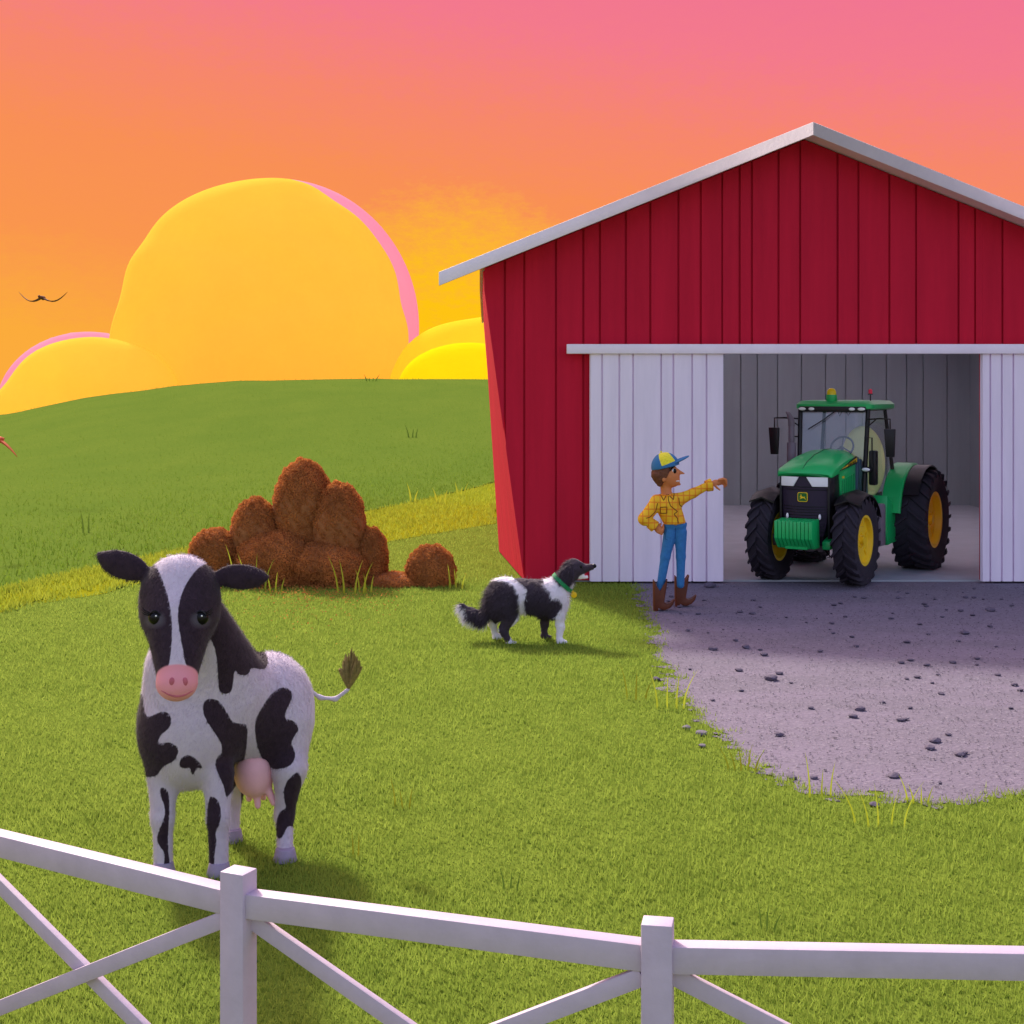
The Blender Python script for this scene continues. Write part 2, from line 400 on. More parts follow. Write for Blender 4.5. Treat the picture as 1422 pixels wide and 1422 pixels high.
# ------------------------------------------------------------------ grass blades over the near pasture
def blades(name, X, Y, Z, hgt, wid, mat_, lean=.5, sd_=1):
    r = np.random.default_rng(sd_); n = len(X)
    a = r.uniform(0, 2 * np.pi, n); dx, dy = np.cos(a) * wid / 2, np.sin(a) * wid / 2
    la = r.uniform(0, 2 * np.pi, n); ln = r.uniform(0, lean, n) * hgt
    V = np.empty((n, 3, 3))
    V[:, 0] = np.stack([X - dx, Y - dy, Z - .005], 1); V[:, 1] = np.stack([X + dx, Y + dy, Z - .005], 1)
    V[:, 2] = np.stack([X + np.cos(la) * ln, Y + np.sin(la) * ln, Z + hgt], 1)
    me = arr_mesh(name, V.reshape(-1, 3), np.arange(n * 3).reshape(n, 3))
    return link(name, me, mat_)
def bladematerial(name, c1, c2, tr=.45, sc_=3):
    m, nt, b = newmat(name); nt.nodes.remove(b); out = nt.nodes['Material Output']
    c = mixcol(nt, maprange(nt, noise(nt, sc_, 5, .7), .35, .65), c1, c2)
    d = nt.nodes.new('ShaderNodeBsdfDiffuse'); t = nt.nodes.new('ShaderNodeBsdfTranslucent'); ms = nt.nodes.new('ShaderNodeMixShader'); ms.inputs[0].default_value = tr
    nt.links.new(c, d.inputs[0]); nt.links.new(c, t.inputs[0]); nt.links.new(d.outputs[0], ms.inputs[1]); nt.links.new(t.outputs[0], ms.inputs[2]); nt.links.new(ms.outputs[0], out.inputs[0])
    return m
M_blade = bladematerial('grass_blade', A(142, 166, 68, 1.1), A(160, 182, 78, 1.1), .5)
M_bladeh = bladematerial('hill_blade', A(112, 150, 50, 1.35), A(134, 162, 58, 1.35), .5)
M_bladey = bladematerial('strip_blade', A(170, 186, 56, 1.3), A(184, 196, 70, 1.3), .5)  # blades carry the strip's painted sunlight tint
N = 420000
d = 4.2 * (28 / 4.2) ** rng.random(N) ** .85; t = rng.uniform(-.42, .42, N); X = t * d; Y = d
keep = (poly_sd(np.stack([X, Y], 1), gpoly) > -.02 + rng.exponential(.03, N) * -1) & ~((X > .2) & (Y > 18.55))
inst = np.interp(Y, lo_line[:, 1][np.argsort(lo_line[:, 1])], lo_line[:, 0][np.argsort(lo_line[:, 1])])
keep &= (X > inst - .10) | (Y < 14)
keep &= ~((Y > 18.4) & (X > np.interp(Y, [18.4, 22, 31], [.14, -.22, -.33])))
X, Y = X[keep], Y[keep]
clump = .5 + .5 * np.sin(X * 3.1 + np.sin(Y * 2.3)) * np.sin(Y * 2.7 + np.sin(X * 1.7))
hg = rng.uniform(.015, .05, len(X)) * (.7 + .5 * clump) * np.where(Y > 12, 1.1, 1)
o = blades('grass', X, Y, np.zeros(len(X)), hg, .005 + .0006 * Y, M_blade, .9); tag(o, 'short green grass covering the pasture', 'grass', kind='stuff')
# fringe along hill crest, hill foot and strip
N = 110000
s = rng.integers(150, 800, N); dd = rng.exponential(6, N); dd[::2] = rng.uniform(0, 75, len(dd[::2])); base = ul[s] + dirn[s] * dd[:, None] + rng.normal(0, .1, (N, 2))
o = blades('hill_grass', base[:, 0], base[:, 1], hz(base[:, 0], base[:, 1]) + .012 + np.minimum(.3, dd * .006), rng.uniform(.04, .12, N), .02, M_bladeh, .8, 2); tag(o, 'darker grass growing on the hill', 'grass', kind='stuff')
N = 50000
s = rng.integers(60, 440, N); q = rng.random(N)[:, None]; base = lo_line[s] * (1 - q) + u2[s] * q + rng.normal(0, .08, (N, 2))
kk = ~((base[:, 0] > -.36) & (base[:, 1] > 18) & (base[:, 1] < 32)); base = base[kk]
o = blades('field_grass', base[:, 0], base[:, 1], hz(base[:, 0], base[:, 1]) + .015, rng.uniform(.03, .09, len(base)), .02, M_bladey, .8, 4); tag(o, 'grass of the strip painted yellow for sunlight', 'grass', kind='stuff')

# ------------------------------------------------------------------ tall grass tufts
M_tp = bladematerial('tuft_pale', A(176, 188, 50, 1), A(190, 196, 70, 1), .4)
M_td = bladematerial('tuft_dark', A(92, 118, 48, 1), A(104, 128, 50, 1), .3)
M_to = bladematerial('tuft_olive', A(128, 138, 40, 1), A(146, 140, 44, 1), .4)
tufts = [  # px, py of the base, height in px, blades, material, label
 (515, 536, 17, 4, M_td, 'short dark grass tuft on the hill crest against the yellow cloud'),
 (424, 537, 9, 3, M_td, 'tiny dark grass tuft on the hill crest below the big cloud'),
 (572, 612, 24, 3, M_td, 'dark forked grass tuft on the open hill above the tall bush'),
 (120, 742, 33, 2, M_td, 'dark pair of grass blades on the hill just above the yellow strip'),
 (384, 824, 34, 3, M_tp, 'pale grass tuft in front of the low bushes right of the cow ear'),
 (346, 820, 66, 4, M_tp, 'tall pale grass tuft between the cow and the brown bushes'),
 (486, 826, 56, 4, M_tp, 'tall pale grass tuft before the middle of the bush row'),
 (508, 824, 36, 3, M_tp, 'small bent grass tuft beside the tall pale one at the bushes'),
 (574, 698, 28, 2, M_tp, 'single pale grass stalk on the upper edge of the yellow strip'),
 (612, 700, 24, 3, M_tp, 'pale grass tuft on the yellow strip edge halfway to the barn'),
 (640, 690, 22, 3, M_tp, 'thin grass tuft on the yellow strip edge next to the barn'),
 (633, 818, 36, 3, M_tp, 'pale grass tuft beside the small round bush'),
 (495, 1192, 42, 2, M_to, 'thin brownish grass tuft low in the pasture right of the cow'),
 (560, 1124, 46, 3, M_to, 'brownish grass tuft in the open pasture above the fence'),
 (884, 972, 52, 3, M_to, 'olive grass tuft in the pasture left of the gravel edge'),
 (930, 985, 60, 4, M_tp, 'tall grass tuft where the gravel edge turns'),
 (1030, 1072, 40, 5, M_to, 'grass tuft on the lower gravel edge'),
 (1140, 1110, 66, 3, M_tp, 'tall thin grass tuft standing into the gravel'),
 (1222, 1150, 72, 5, M_tp, 'tallest spread grass tuft on the near gravel edge'),
 (1275, 1118, 44, 4, M_tp, 'grass tuft at the far end of the near gravel edge'),
 (1066, 1294, 46, 3, M_td, 'dark forked grass tuft behind the fence post'),
 (710, 1240, 40, 3, M_td, 'dark grass tuft in the pasture behind the middle of the fence'),
]
for n_, (px, py, hp, nb, mt, lb) in enumerate(tufts):
    p = hit(px, py); s = p[1] / F; hh = hp * s; r = random.Random(n_)
    mb = MB()
    for k_ in range(nb):
        x0 = (k_ - (nb - 1) / 2) * hh * .22 + r.uniform(-.04, .04) * hh; y0 = r.uniform(-.1, .1) * hh
        ln = (x0 * .9 + r.uniform(-.12, .12) * hh); hk = hh * r.uniform(.6, 1) if k_ else hh
        wd = max(.006, 1.6 * s); pts = []
        for q in range(6):
            v = q / 5; pts.append(((x0 + ln * v * v), y0 + .1 * hh * v * v, hk * v, wd * (1 - v) ** .7 * (1 if q else .8)))
        a = r.uniform(-.5, .5)
        vs = []
        for (x, y, z, ww) in pts: vs += [(x - ww * math.cos(a), y - ww * math.sin(a), z), (x + ww * math.cos(a), y + ww * math.sin(a), z)]
        mb.add(vs, [(2 * q, 2 * q + 1, 2 * q + 3, 2 * q + 2) for q in range(5)])
    o = mb.build('grass_tuft', mt, None); o.location = (p[0], p[1], float(hz(p[0], p[1])) - .01)
    tag(o, lb, 'grass tuft', 'tall grass tufts around the farm')

# ------------------------------------------------------------------ stones
M_stone = mat('stone_dark', A(100, 92, 110, 1.15), .85, .2, 30, .5, 60)
M_stone2 = mat('stone_light', A(140, 134, 148, 1.7), .85, .2, 30, .5, 60)
def stone(r, seed, flat=.6):
    bm = bmesh.new(); bmesh.ops.create_icosphere(bm, subdivisions=2, radius=1); rr = random.Random(seed)
    dirs = [Vector((rr.gauss(0, 1), rr.gauss(0, 1), rr.gauss(0, 1))).normalized() for _ in range(9)]
    offs = [rr.uniform(.62, .95) for _ in dirs]
    for v in bm.verts:
        c = v.co.copy()
        for d_, f_ in zip(dirs, offs):
            dd_ = c.dot(d_)
            if dd_ > f_: c -= d_ * (dd_ - f_)
        v.co = Vector((c.x * r, c.y * r * 1.2, c.z * r * flat + r * flat * .55))
    me = bpy.data.meshes.new('stone'); bm.to_mesh(me); bm.free(); return me
big = [(986, 816, 9, 'large dark stone beside the boots of the person in front of the barn door'), (990, 903, 7, 'dark stone upper one of three strewn near the left of the gravel'),
 (1036, 901, 7, 'dark round stone right of its twin near the top of the gravel'), (1061, 911, 6, 'dark stone third in the line of three on the upper gravel'), (1071, 945, 10, 'large tilted dark stone in the middle left of the gravel'),
 (1375, 849, 7, 'dark stone at the right below the white sliding door'), (1340, 881, 7, 'dark stone below the one near the right sliding door'), (911, 945, 6, 'grey stone lying in the grass at the gravel edge bend'),
 (974, 1021, 9, 'flat wide stone in the grass just off the gravel'), (953, 1013, 7, 'pale stone in the grass beside the flat wide one'), (975, 1038, 6, 'small stone in the grass below the flat wide one'),
 (1194, 987, 8, 'upper stone of the touching pair in the middle of the gravel'), (1185, 997, 7, 'lower stone of the touching pair in the middle of the gravel'), (1126, 985, 5, 'lone dark stone left of the touching pair'),
 (1298, 1031, 9, 'upper stone of the leaning pair on the near gravel'), (1291, 1041, 8, 'lower stone of the leaning pair on the near gravel'), (1241, 1080, 9, 'large dark stone close to the near gravel edge'),
 (1100, 1082, 7, 'stone half in the grass on the lower gravel edge'), (1130, 1082, 6, 'stone beside the tall thin tuft on the gravel edge'), (1214, 1120, 7, 'grey stone in the grass below the gravel edge'),
 (1334, 1050, 9, 'large dark stone at the far right of the near gravel'), (1225, 977, 5, 'dark stone above and right of the touching pair'), (1307, 965, 5, 'dark stone right of centre on the gravel')]
for k_, (px, py, rp, lb) in enumerate(big):
    p = P(px, py, F * H / (py - HY)); r = rp * p[1] / F
    o = link('stone', stone(r, k_, .5), M_stone2 if 'pale' in lb or 'flat wide' in lb else M_stone, smooth=False); o.location = (p[0], p[1], .005); tag(o, lb, 'stone', 'stones on the gravel yard')
sm = []
rr = random.Random(11)
while len(sm) < 130:
    x, y = rr.uniform(-.4, 7) , rr.uniform(8, 18)
    q = np.array([[x, y]])
    if poly_sd(q, gpoly)[0] < -.05: sm.append((x, y))
base_st = [stone(1, 100 + k_, .45) for k_ in range(5)]
for k_, (x, y) in enumerate(sm):
    o = link('stone', base_st[k_ % 5], None if base_st[k_ % 5].materials else M_stone); o.location = (x, y, .008); s = rr.uniform(.012, .036); o.scale = (s, s, s); o.rotation_euler = (0, 0, rr.uniform(0, 6))
    tag(o, 'small dark pebble lying loose on the gravel yard', 'stone', 'small pebbles on the gravel yard')
# fine grit: one mass
V_, F_ = [], []
oct_v = np.array([(1, 0, 0), (-1, 0, 0), (0, 1, 0), (0, -1, 0), (0, 0, .8), (0, 0, -.3)]); oct_f = np.array([(0, 2, 4), (2, 1, 4), (1, 3, 4), (3, 0, 4)])
N = 26000; gx = rng.uniform(-.5, 7.5, N); gy = rng.uniform(8.0, 18.5, N); kk = poly_sd(np.stack([gx, gy], 1), gpoly) < .10 * rng.random(N) ** 3; gx, gy = gx[kk], gy[kk]
rs = rng.uniform(.004, .010, len(gx)); an = rng.uniform(0, 6.28, len(gx))
ov = np.repeat(oct_v[None], len(gx), 0) * rs[:, None, None]
V = np.stack([ov[..., 0] * np.cos(an)[:, None] - ov[..., 1] * np.sin(an)[:, None] + gx[:, None], ov[..., 0] * np.sin(an)[:, None] + ov[..., 1] * np.cos(an)[:, None] + gy[:, None], ov[..., 2] + .012], -1).reshape(-1, 3)
Fa = (oct_f[None] + (np.arange(len(gx)) * 6)[:, None, None]).reshape(-1, 3)
m, nt3, b = newmat('grit'); nt3.links.new(mixcol(nt3, maprange(nt3, noise(nt3, 25, 2), .42, .58), A(108, 98, 116, 2.4), A(200, 190, 206, 2.4)), b.inputs['Base Color']); b.inputs['Roughness'].default_value = .9
o = link('gravel_grit', arr_mesh('gravel_grit', V, Fa), m); tag(o, 'fine loose grit scattered over the gravel yard', 'gravel', kind='stuff')

# ------------------------------------------------------------------ barn
M_red = mat('barn_red', A(163, 24, 46, .62), .75, .10, 1.3, .15, 40, stretch=(3, 1, .25), spec=.08)
M_redside = M_red
M_trim = mat('trim_lavender', A(205, 189, 218, .62), .5, .05, 3, .1, 30)
M_door = mat('door_lavender', A(206, 194, 212, .68), .55, .06, 2, .1, 40, stretch=(3, 1, .3))
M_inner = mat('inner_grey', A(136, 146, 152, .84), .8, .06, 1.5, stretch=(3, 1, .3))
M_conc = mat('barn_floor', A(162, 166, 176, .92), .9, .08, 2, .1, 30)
m, nt4, b = newmat('added_skylight'); b.inputs['Base Color'].default_value = (.9, .9, .93, 1)
out4 = nt4.nodes['Material Output']; tr = nt4.nodes.new('ShaderNodeBsdfTranslucent'); tr.inputs[0].default_value = (.9, .88, .92, 1); nt4.links.new(tr.outputs[0], out4.inputs[0]); M_addedsky = m
barn = empty('barn', (3.83, 18.6, 0)); BO = np.array((3.83, 18.6, 0))
tag(barn, 'red metal barn with white gable trim and wide open sliding door', 'barn')
def bl(p): return tuple(np.array(p, float) - BO)
S6 = F / 18.6
gx_ = [671, 701, 728, 772, 810, 833, 869, 903, 942, 973, 1003, 1027, 1044, 1081, 1111, 1163, 1192, 1235, 1272, 1331, 1354, 1392, 1425, 1451, 1500, 1530, 1560, 1591, 1620, 1652, 1690, 1718, 1750, 1779]
gX = [(x - CX) / S6 for x in gx_]
RX, RZ, EX, EZ = 3.83, 5.91, -.93, 4.0; slope = (RZ - EZ) / (RX - EX); EXR = 10.95
def rooftop(x): return RZ - abs(x - RX) * slope
def wtop(x): return rooftop(x) - .13
OX0, OX1, OZ = (1004 - CX) / S6, (1364 - CX) / S6, 3.05
def leftx(z): return .16 + (-.38 - .16) * z / 3.95      # the leaning left corner
mb = MB(); G = .014; T = .035
def board(mb, x0, x1, zb, y0, y1, top=wtop, lft=None):
    xs = [x0, x1]
    if lft:
        poly = [(leftx(zb) if lft == 'edge' else x0, zb), (x1, zb), (x1, top(x1)), (leftx(top(-.38)), top(leftx(3.9)))]
    elif x0 < RX < x1: poly = [(x0, zb), (x1, zb), (x1, top(x1)), (RX, top(RX)), (x0, top(x0))]
    else: poly = [(x0, zb), (x1, zb), (x1, top(x1)), (x0, top(x0))]
    mb.prism(poly, lambda u, v, t: bl((u, t, v)), y0, y1)
for a_, b_ in zip(gX[:-1], gX[1:]):
    segs = [(a_ + G, b_ - G, .03)]
    if a_ < OX0 < b_: segs = [(a_ + G, OX0, .03), (OX0 + .001, b_ - G, OZ)]
    elif a_ < OX1 < b_: segs = [(a_ + G, OX1, OZ), (OX1 + .001, b_ - G, .03)]
    elif a_ >= OX0 and b_ <= OX1: segs = [(a_ + G, b_ - G, OZ)]
    for x0, x1, zb in segs:
        if x1 - x0 < .01: continue
        if x1 < .17:
            # boards cut by the leaning corner
            z0 = lambda x: max(.03, (.16 - x) / .54 * 3.95)
            mb.prism([(x0, z0(x0)), (x1, z0(x1)), (x1, wtop(x1)), (x0, wtop(x0) if x0 > -.37 else wtop(x0))], lambda u, v, t: bl((u, t, v)), 18.6, 18.6 + T)
        else: board(mb, x0, x1, zb, 18.6, 18.6 + T)
# backing behind the boards
mb.prism([(leftx(0) + .02, .02), (OX0, .02), (OX0, OZ), (OX1, OZ), (OX1, .02), (10.0, .02), (10.0, wtop(10.0) + .015), (RX, wtop(RX) + .015), (-.36, wtop(-.36) + .015)], lambda u, v, t: bl((u, t, v)), 18.6 + T + .003, 18.72)
mb.build('front_wall', M_red, barn)
# left side wall: recedes, slightly splayed
def quadwall(mb, b0, t0, b1, t1, th, n):
    b0, t0, b1, t1 = map(np.array, (b0, t0, b1, t1))
    for k_ in range(n):
        f0, f1 = (k_ + .03) / n, (k_ + .97) / n
        pts = [b0 + (b1 - b0) * f0, b0 + (b1 - b0) * f1, t0 + (t1 - t0) * f1, t0 + (t1 - t0) * f0]
        mb.add([bl(p) for p in pts] + [bl(p + np.array(th)) for p in pts], [(0, 1, 2, 3), (7, 6, 5, 4), (0, 4, 5, 1), (1, 5, 6, 2), (2, 6, 7, 3), (3, 7, 4, 0)])
    pts = [b0, b1, t1, t0]; off = np.array(th)
    mb.add([bl(p + off * 1.0) for p in pts] + [bl(p + off * 2) for p in pts], [(0, 1, 2, 3), (7, 6, 5, 4), (0, 4, 5, 1), (1, 5, 6, 2), (2, 6, 7, 3), (3, 7, 4, 0)])
mb = MB()
zt = wtop(-.38) - .02
quadwall(mb, (.16, 18.64, .02), (-.38, 18.64, zt), (-.20, 22, .02), (-.46, 22, zt - .02), (.04, 0, 0), 10)
quadwall(mb, (-.20, 22, .02), (-.46, 22, zt - .02), (-.30, 31, .02), (-.62, 31, zt - .08), (.04, 0, 0), 26)
mb.build('side_wall', M_redside, barn)
mb = MB(); zr = wtop(10.1) - .02; quadwall(mb, (10.1, 31, .02), (10.1, 31, zr), (10.1, 18.64, .02), (10.1, 18.64, zr), (-.04, 0, 0), 34); mb.build('side_wall', M_red, barn)
# back wall, grey ribbed inside
mb = MB(); x = -.2; kx = 0
rr = random.Random(4)
while x < 9.9:
    wdt = rr.choice([.36, .44, .52, .6]); x1 = min(x + wdt, 9.98)
    board(mb, x + .012, x1 - .012, .02, 30.86, 30.9, top=lambda q: wtop(q) - .04); x = x1
mb.prism([(-.2, .02), (9.98, .02), (9.98, wtop(9.98) - .04), (RX, wtop(RX) - .04), (-.2, wtop(-.2) - .04)], lambda u, v, t: bl((u, t, v)), 30.903, 30.98)
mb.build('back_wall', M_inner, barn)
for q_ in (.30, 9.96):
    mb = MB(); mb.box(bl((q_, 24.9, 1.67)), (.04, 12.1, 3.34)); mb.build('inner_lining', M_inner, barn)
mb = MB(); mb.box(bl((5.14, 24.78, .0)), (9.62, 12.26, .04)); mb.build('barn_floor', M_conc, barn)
# roof
mb = MB(); sk = []
segs_y = [18.5, 21.0, 22.6, 24.2, 25.8, 27.4, 29.0, 31.4]
def roofseg(mb, side, y0, y1, x_in, x_out, th=.11, inset=0):
    f = lambda x: RZ - abs(x - RX) * slope
    if isinstance(x_out, str):          # left edge follows the splayed side wall
        vs = []
        for y in (y0, y1):
            xo = float(np.interp(y, [18.5, 22, 31.4], [-.42, -.50, -.67]))
            vs += [bl((x_in, y, f(x_in))), bl((xo, y, f(xo))), bl((xo, y, f(xo) - th)), bl((x_in, y, f(x_in) - th))]
        mb.add(vs, [(0, 1, 2, 3), (7, 6, 5, 4)] + [(i_, (i_ + 1) % 4, 4 + (i_ + 1) % 4, 4 + i_) for i_ in range(4)]); return
    pts = [(x_in, f(x_in) - inset), (x_out, f(x_out) - inset), (x_out, f(x_out) - th + inset), (x_in, f(x_in) - th + inset)]
    mb.prism(pts, lambda u, v, t: bl((u, t, v)), y0, y1)
for xo in (EX, EXR): roofseg(mb, 0, 18.13, 18.5, RX, xo)
for q, (y0, y1) in enumerate(zip(segs_y[:-1], segs_y[1:])):
    for xo in (-.45, EXR):
        lx_ = 'splay' if xo < 0 else xo
        if q % 2 == 0: roofseg(mb, 0, y0 + .001, y1 - .001, RX, lx_)
        else:
            m1 = RX + (xo - RX) * .08; m2 = RX + (xo - RX) * .80
            roofseg(mb, 0, y0 - .001, y1 + .001, RX, m1); roofseg(mb, 0, y0 + .001, y1 - .001, m2, lx_)
            s_ = MB(); roofseg(s_, 0, y0, y1, m1, m2, .06, .025); s_.build('added_skylight', M_addedsky, barn)  # translucent roof panels added to let daylight into the barn
rf = mb.build('roof', M_trim, barn)
mb = MB()
for xo in (EX, EXR):
    f = rooftop
    mb.prism([(RX, f(RX) + .012), (xo, f(xo) + .012), (xo - math.copysign(.0, xo), f(xo) - .16), (RX, f(RX) - .155)], lambda u, v, t: bl((u, t, v)), 18.08, 18.125)
mb.build('gable_trim', M_trim, rf, bevel=.004)
for xe, ze in ((EXR + .012, rooftop(EXR)),):
    mb = MB(); mb.box(bl((xe, 24.96, ze - .075)), (.022, 12.88, .16)); mb.build('eave_trim', M_trim, rf)
# door track
tx0, tx1 = (787 - CX) / 107.3, 8.6
mb = MB(); mb.box(bl(((tx0 + tx1) / 2, 18.45, 3.045)), (tx1 - tx0, .10, .125)); trk = mb.build('door_track', M_trim, barn, bevel=.01)
for x in np.linspace(tx0 + .3, 8.2, 9): MB().box(bl((x, 18.54, 3.06)), (.05, .09, .05)).build('track_bracket', M_trim, trk)
def door(x0, x1, grooves):
    mb = MB(); xs = [x0] + grooves + [x1]
    for a_, b_ in zip(xs[:-1], xs[1:]): mb.box(bl(((a_ + b_) / 2, 18.46, 1.51)), (b_ - a_ - .024, .03, 2.96))
    mb.box(bl(((x0 + x1) / 2, 18.495, 1.51)), (x1 - x0, .03, 2.96))
    return mb.build('sliding_door', M_door, barn)
SD = F / 18.45
door((819 - CX) / SD, (1005 - CX) / SD, [(x - CX) / SD for x in (836, 860, 879, 918, 935, 961, 981)])
door((1363 - CX) / SD, (1545 - CX) / SD, [(x - CX) / SD for x in (1375, 1391, 1407, 1430, 1452, 1471, 1500, 1522)])

# ------------------------------------------------------------------ fence
M_fence = mat('fence_paint', A(200, 184, 202, 1.05), .55, .07, 9, .12, 50, stretch=(1, 1, 1))
fence = empty('wooden_fence', (-.8, 4.16, 0)); FO = Vector((-.8, 4.16, 0))
tag(fence, 'white wooden rail fence with crossed braces in front of the pasture', 'fence')
fp = [(-4.6, 6.35), (-3.24, 5.57), (-1.90, 4.83), (-.80, 4.16), (.385, 3.76), (1.66, 3.70), (2.95, 3.66)]
def mitre(i):
    a = Vector(fp[max(i - 1, 0)]); b = Vector(fp[min(i + 1, len(fp) - 1)]); return (b - a).normalized()
for i_, (x, y) in enumerate(fp):
    d_ = mitre(i_); rot = Matrix.Rotation(math.atan2(d_.y, d_.x), 3, 'Z')
    mb = MB(); mb.box(Vector((x, y, .545)) - FO, (.082, .072, 1.11), rot); mb.build('post', M_fence, fence, bevel=.004)
for i_ in range(len(fp) - 1):
    a = Vector((*fp[i_], 0)); b = Vector((*fp[i_ + 1], 0)); d_ = (b - a).normalized(); off = d_.cross(Vector((0, 0, 1))) * 0.0
    a2 = a + d_ * .036; b2 = b - d_ * .036
    for z, nm in ((1.005, 'rail'), (.28, 'rail')):
        mb = MB(); mb.beam(a2 + Vector((0, 0, z)) - FO, b2 + Vector((0, 0, z)) - FO, .072, .058); mb.build(nm, M_fence, fence, bevel=.004)
    for z0, z1, oy in ((.955, .36, -.012), (.36, .955, .014)):
        n_ = d_.cross(Vector((0, 0, 1)))
        mb = MB(); mb.beam(a2 + Vector((0, 0, z0)) - FO + n_ * oy * 1.0, b2 + Vector((0, 0, z1)) - FO + n_ * oy, .048, .024); mb.build('brace', M_fence, fence, bevel=.003)

# ------------------------------------------------------------------ autumn bushes
M_leaf = bladematerial('rust_leaf', A(122, 76, 42, .55), A(164, 106, 58, .52), .45, 2.5)
M_core = mat('bush_core', A(120, 74, 40, .58), .95, .2, 12, .6, 20)
def leaves(c, r, n, size, seed, foot):
    q = np.random.default_rng(seed); v = q.normal(size=(n, 3)); v /= np.linalg.norm(v, axis=1)[:, None]
    rad = 1.0 - np.abs(q.normal(0, .035, n)); bumpy = 1 + .025 * np.sin(v[:, 0] * 9 + seed) * np.sin(v[:, 2] * 8) + .02 * np.sin(v[:, 2] * 23 + v[:, 0] * 17)
    p = c + v * r * (rad * bumpy)[:, None]
    kk = p[:, 2] > foot; p = p[kk]; v = v[kk]; n = len(p)
    a = q.normal(size=(n, 3)); a -= .6 * v * np.sum(a * v, 1)[:, None]; a /= np.linalg.norm(a, axis=1)[:, None]
    b_ = np.cross(a, v + q.normal(0, .5, (n, 3))); b_ /= np.linalg.norm(b_, axis=1)[:, None]
    s = size * q.uniform(.6, 1.3, n)[:, None]
    out = v * s * q.uniform(-.1, .5, n)[:, None]
    return np.stack([p - a * s, p - b_ * s * .45, p + a * s + out, p + b_ * s * .45], 1)
bushes = [ # px,py centre, rx px, rz px, distance, label
 (298, 772, 37, 40, 18.6, 'lowest rust bush at the cow end of the row'),
 (354, 745, 35, 56, 18.7, 'round rust bush between the low end bush and the tallest one'),
 (421, 707, 43, 71, 18.8, 'tallest rust brown bush rounded at the top'),
 (471, 732, 38, 64, 18.6, 'second tallest rust bush leaning against the tallest one'),
 (513, 775, 27, 45, 18.6, 'small rust bush at the barn end of the main row'),
 (598, 797, 36, 42, 18.4, 'separate small round rust bush standing towards the barn'),
 (384, 778, 60, 44, 18.55, 'wide low rust bush in front of the tallest one'),
 (455, 786, 62, 38, 18.5, 'broad low rust bush in front of the second tallest one'),
 (548, 809, 40, 15, 18.4, 'flattest rust bush creeping between the row and the separate one'),
]
for k_, (px, py, rx, rz, d_, lb) in enumerate(bushes):
    c = P(px, py, d_); s = d_ / F; r = np.array((rx * s, rx * s, rz * s)); foot = 0.0
    b0 = np.array((c[0], c[1], 0))
    bo = empty('bush', b0); tag(bo, lb, 'bush', 'rust brown bushes by the pasture')
    prims_ = [el(c - b0, r * .93, .05)]
    if c[2] - r[2] > 0: prims_.append(rc(c - b0, (0, 0, .0), r[0] * .9, r[0] * .9, .1))
    cuts_ = [((0, 0, -.02), (0, 0, -1))]
    sdf_obj('branches', prims_, .035, M_core, bo, cuts=cuts_, wob=.012, wsc=30)
    L = leaves(c - b0, r, int(14000 * r[0] * r[2] / .2), .017, k_, -.01)
    if True:
        # skirt of foliage down to the grass
        q = np.random.default_rng(50 + k_); n = int(22000 * r[0] * max(c[2], .1)); a = q.uniform(0, 6.283, n); z = q.uniform(0, max(c[2], .05), n)
        p = np.stack([np.cos(a) * r[0] * .96, np.sin(a) * r[1] * .96, z], 1) * np.array((1, 1, 1)); 
        vv = np.stack([np.cos(a), np.sin(a), 0 * a], 1); t_ = q.normal(size=(n, 3)); t_ /= np.linalg.norm(t_, axis=1)[:, None]; u_ = np.cross(t_, vv + .01); u_ /= np.linalg.norm(u_, axis=1)[:, None] + 1e-6
        s_ = .017 * q.uniform(.6, 1.3, n)[:, None]
        L = np.concatenate([L, np.stack([p - t_ * s_, p - u_ * s_ * .45, p + t_ * s_, p + u_ * s_ * .45], 1)])
    me = arr_mesh('foliage', L.reshape(-1, 3), np.arange(len(L) * 4).reshape(-1, 4)); link('foliage', me, M_leaf, bo)
# leaf litter at their foot
N = 5000; lx = rng.normal(0, 1, N) * 62 + 440; ly = rng.exponential(13, N) + 798
kk = (lx > 290) & (lx < 650); lx, ly = lx[kk], ly[kk]; dd_ = F * H / (ly - HY); X = (lx - CX) * dd_ / F; Y = dd_
p = np.stack([X, Y, np.full(len(X), .03) + rng.uniform(0, .03, len(X))], 1); a = rng.normal(size=(len(X), 3)) * np.array((1, 1, .4)); a /= np.linalg.norm(a, axis=1)[:, None]; b_ = np.cross(a, rng.normal(0, .4, (len(X), 3)) + np.array((0, 0, 1))); b_ /= np.linalg.norm(b_, axis=1)[:, None]
s = .014; L = np.stack([p - a * s, p - b_ * s * .5, p + a * s, p + b_ * s * .5], 1)
o = link('fallen_leaves', arr_mesh('fallen_leaves', L.reshape(-1, 3), np.arange(len(L) * 4).reshape(-1, 4)), M_leaf); tag(o, 'brown fallen leaves in the grass under the bushes', 'leaves', kind='stuff')

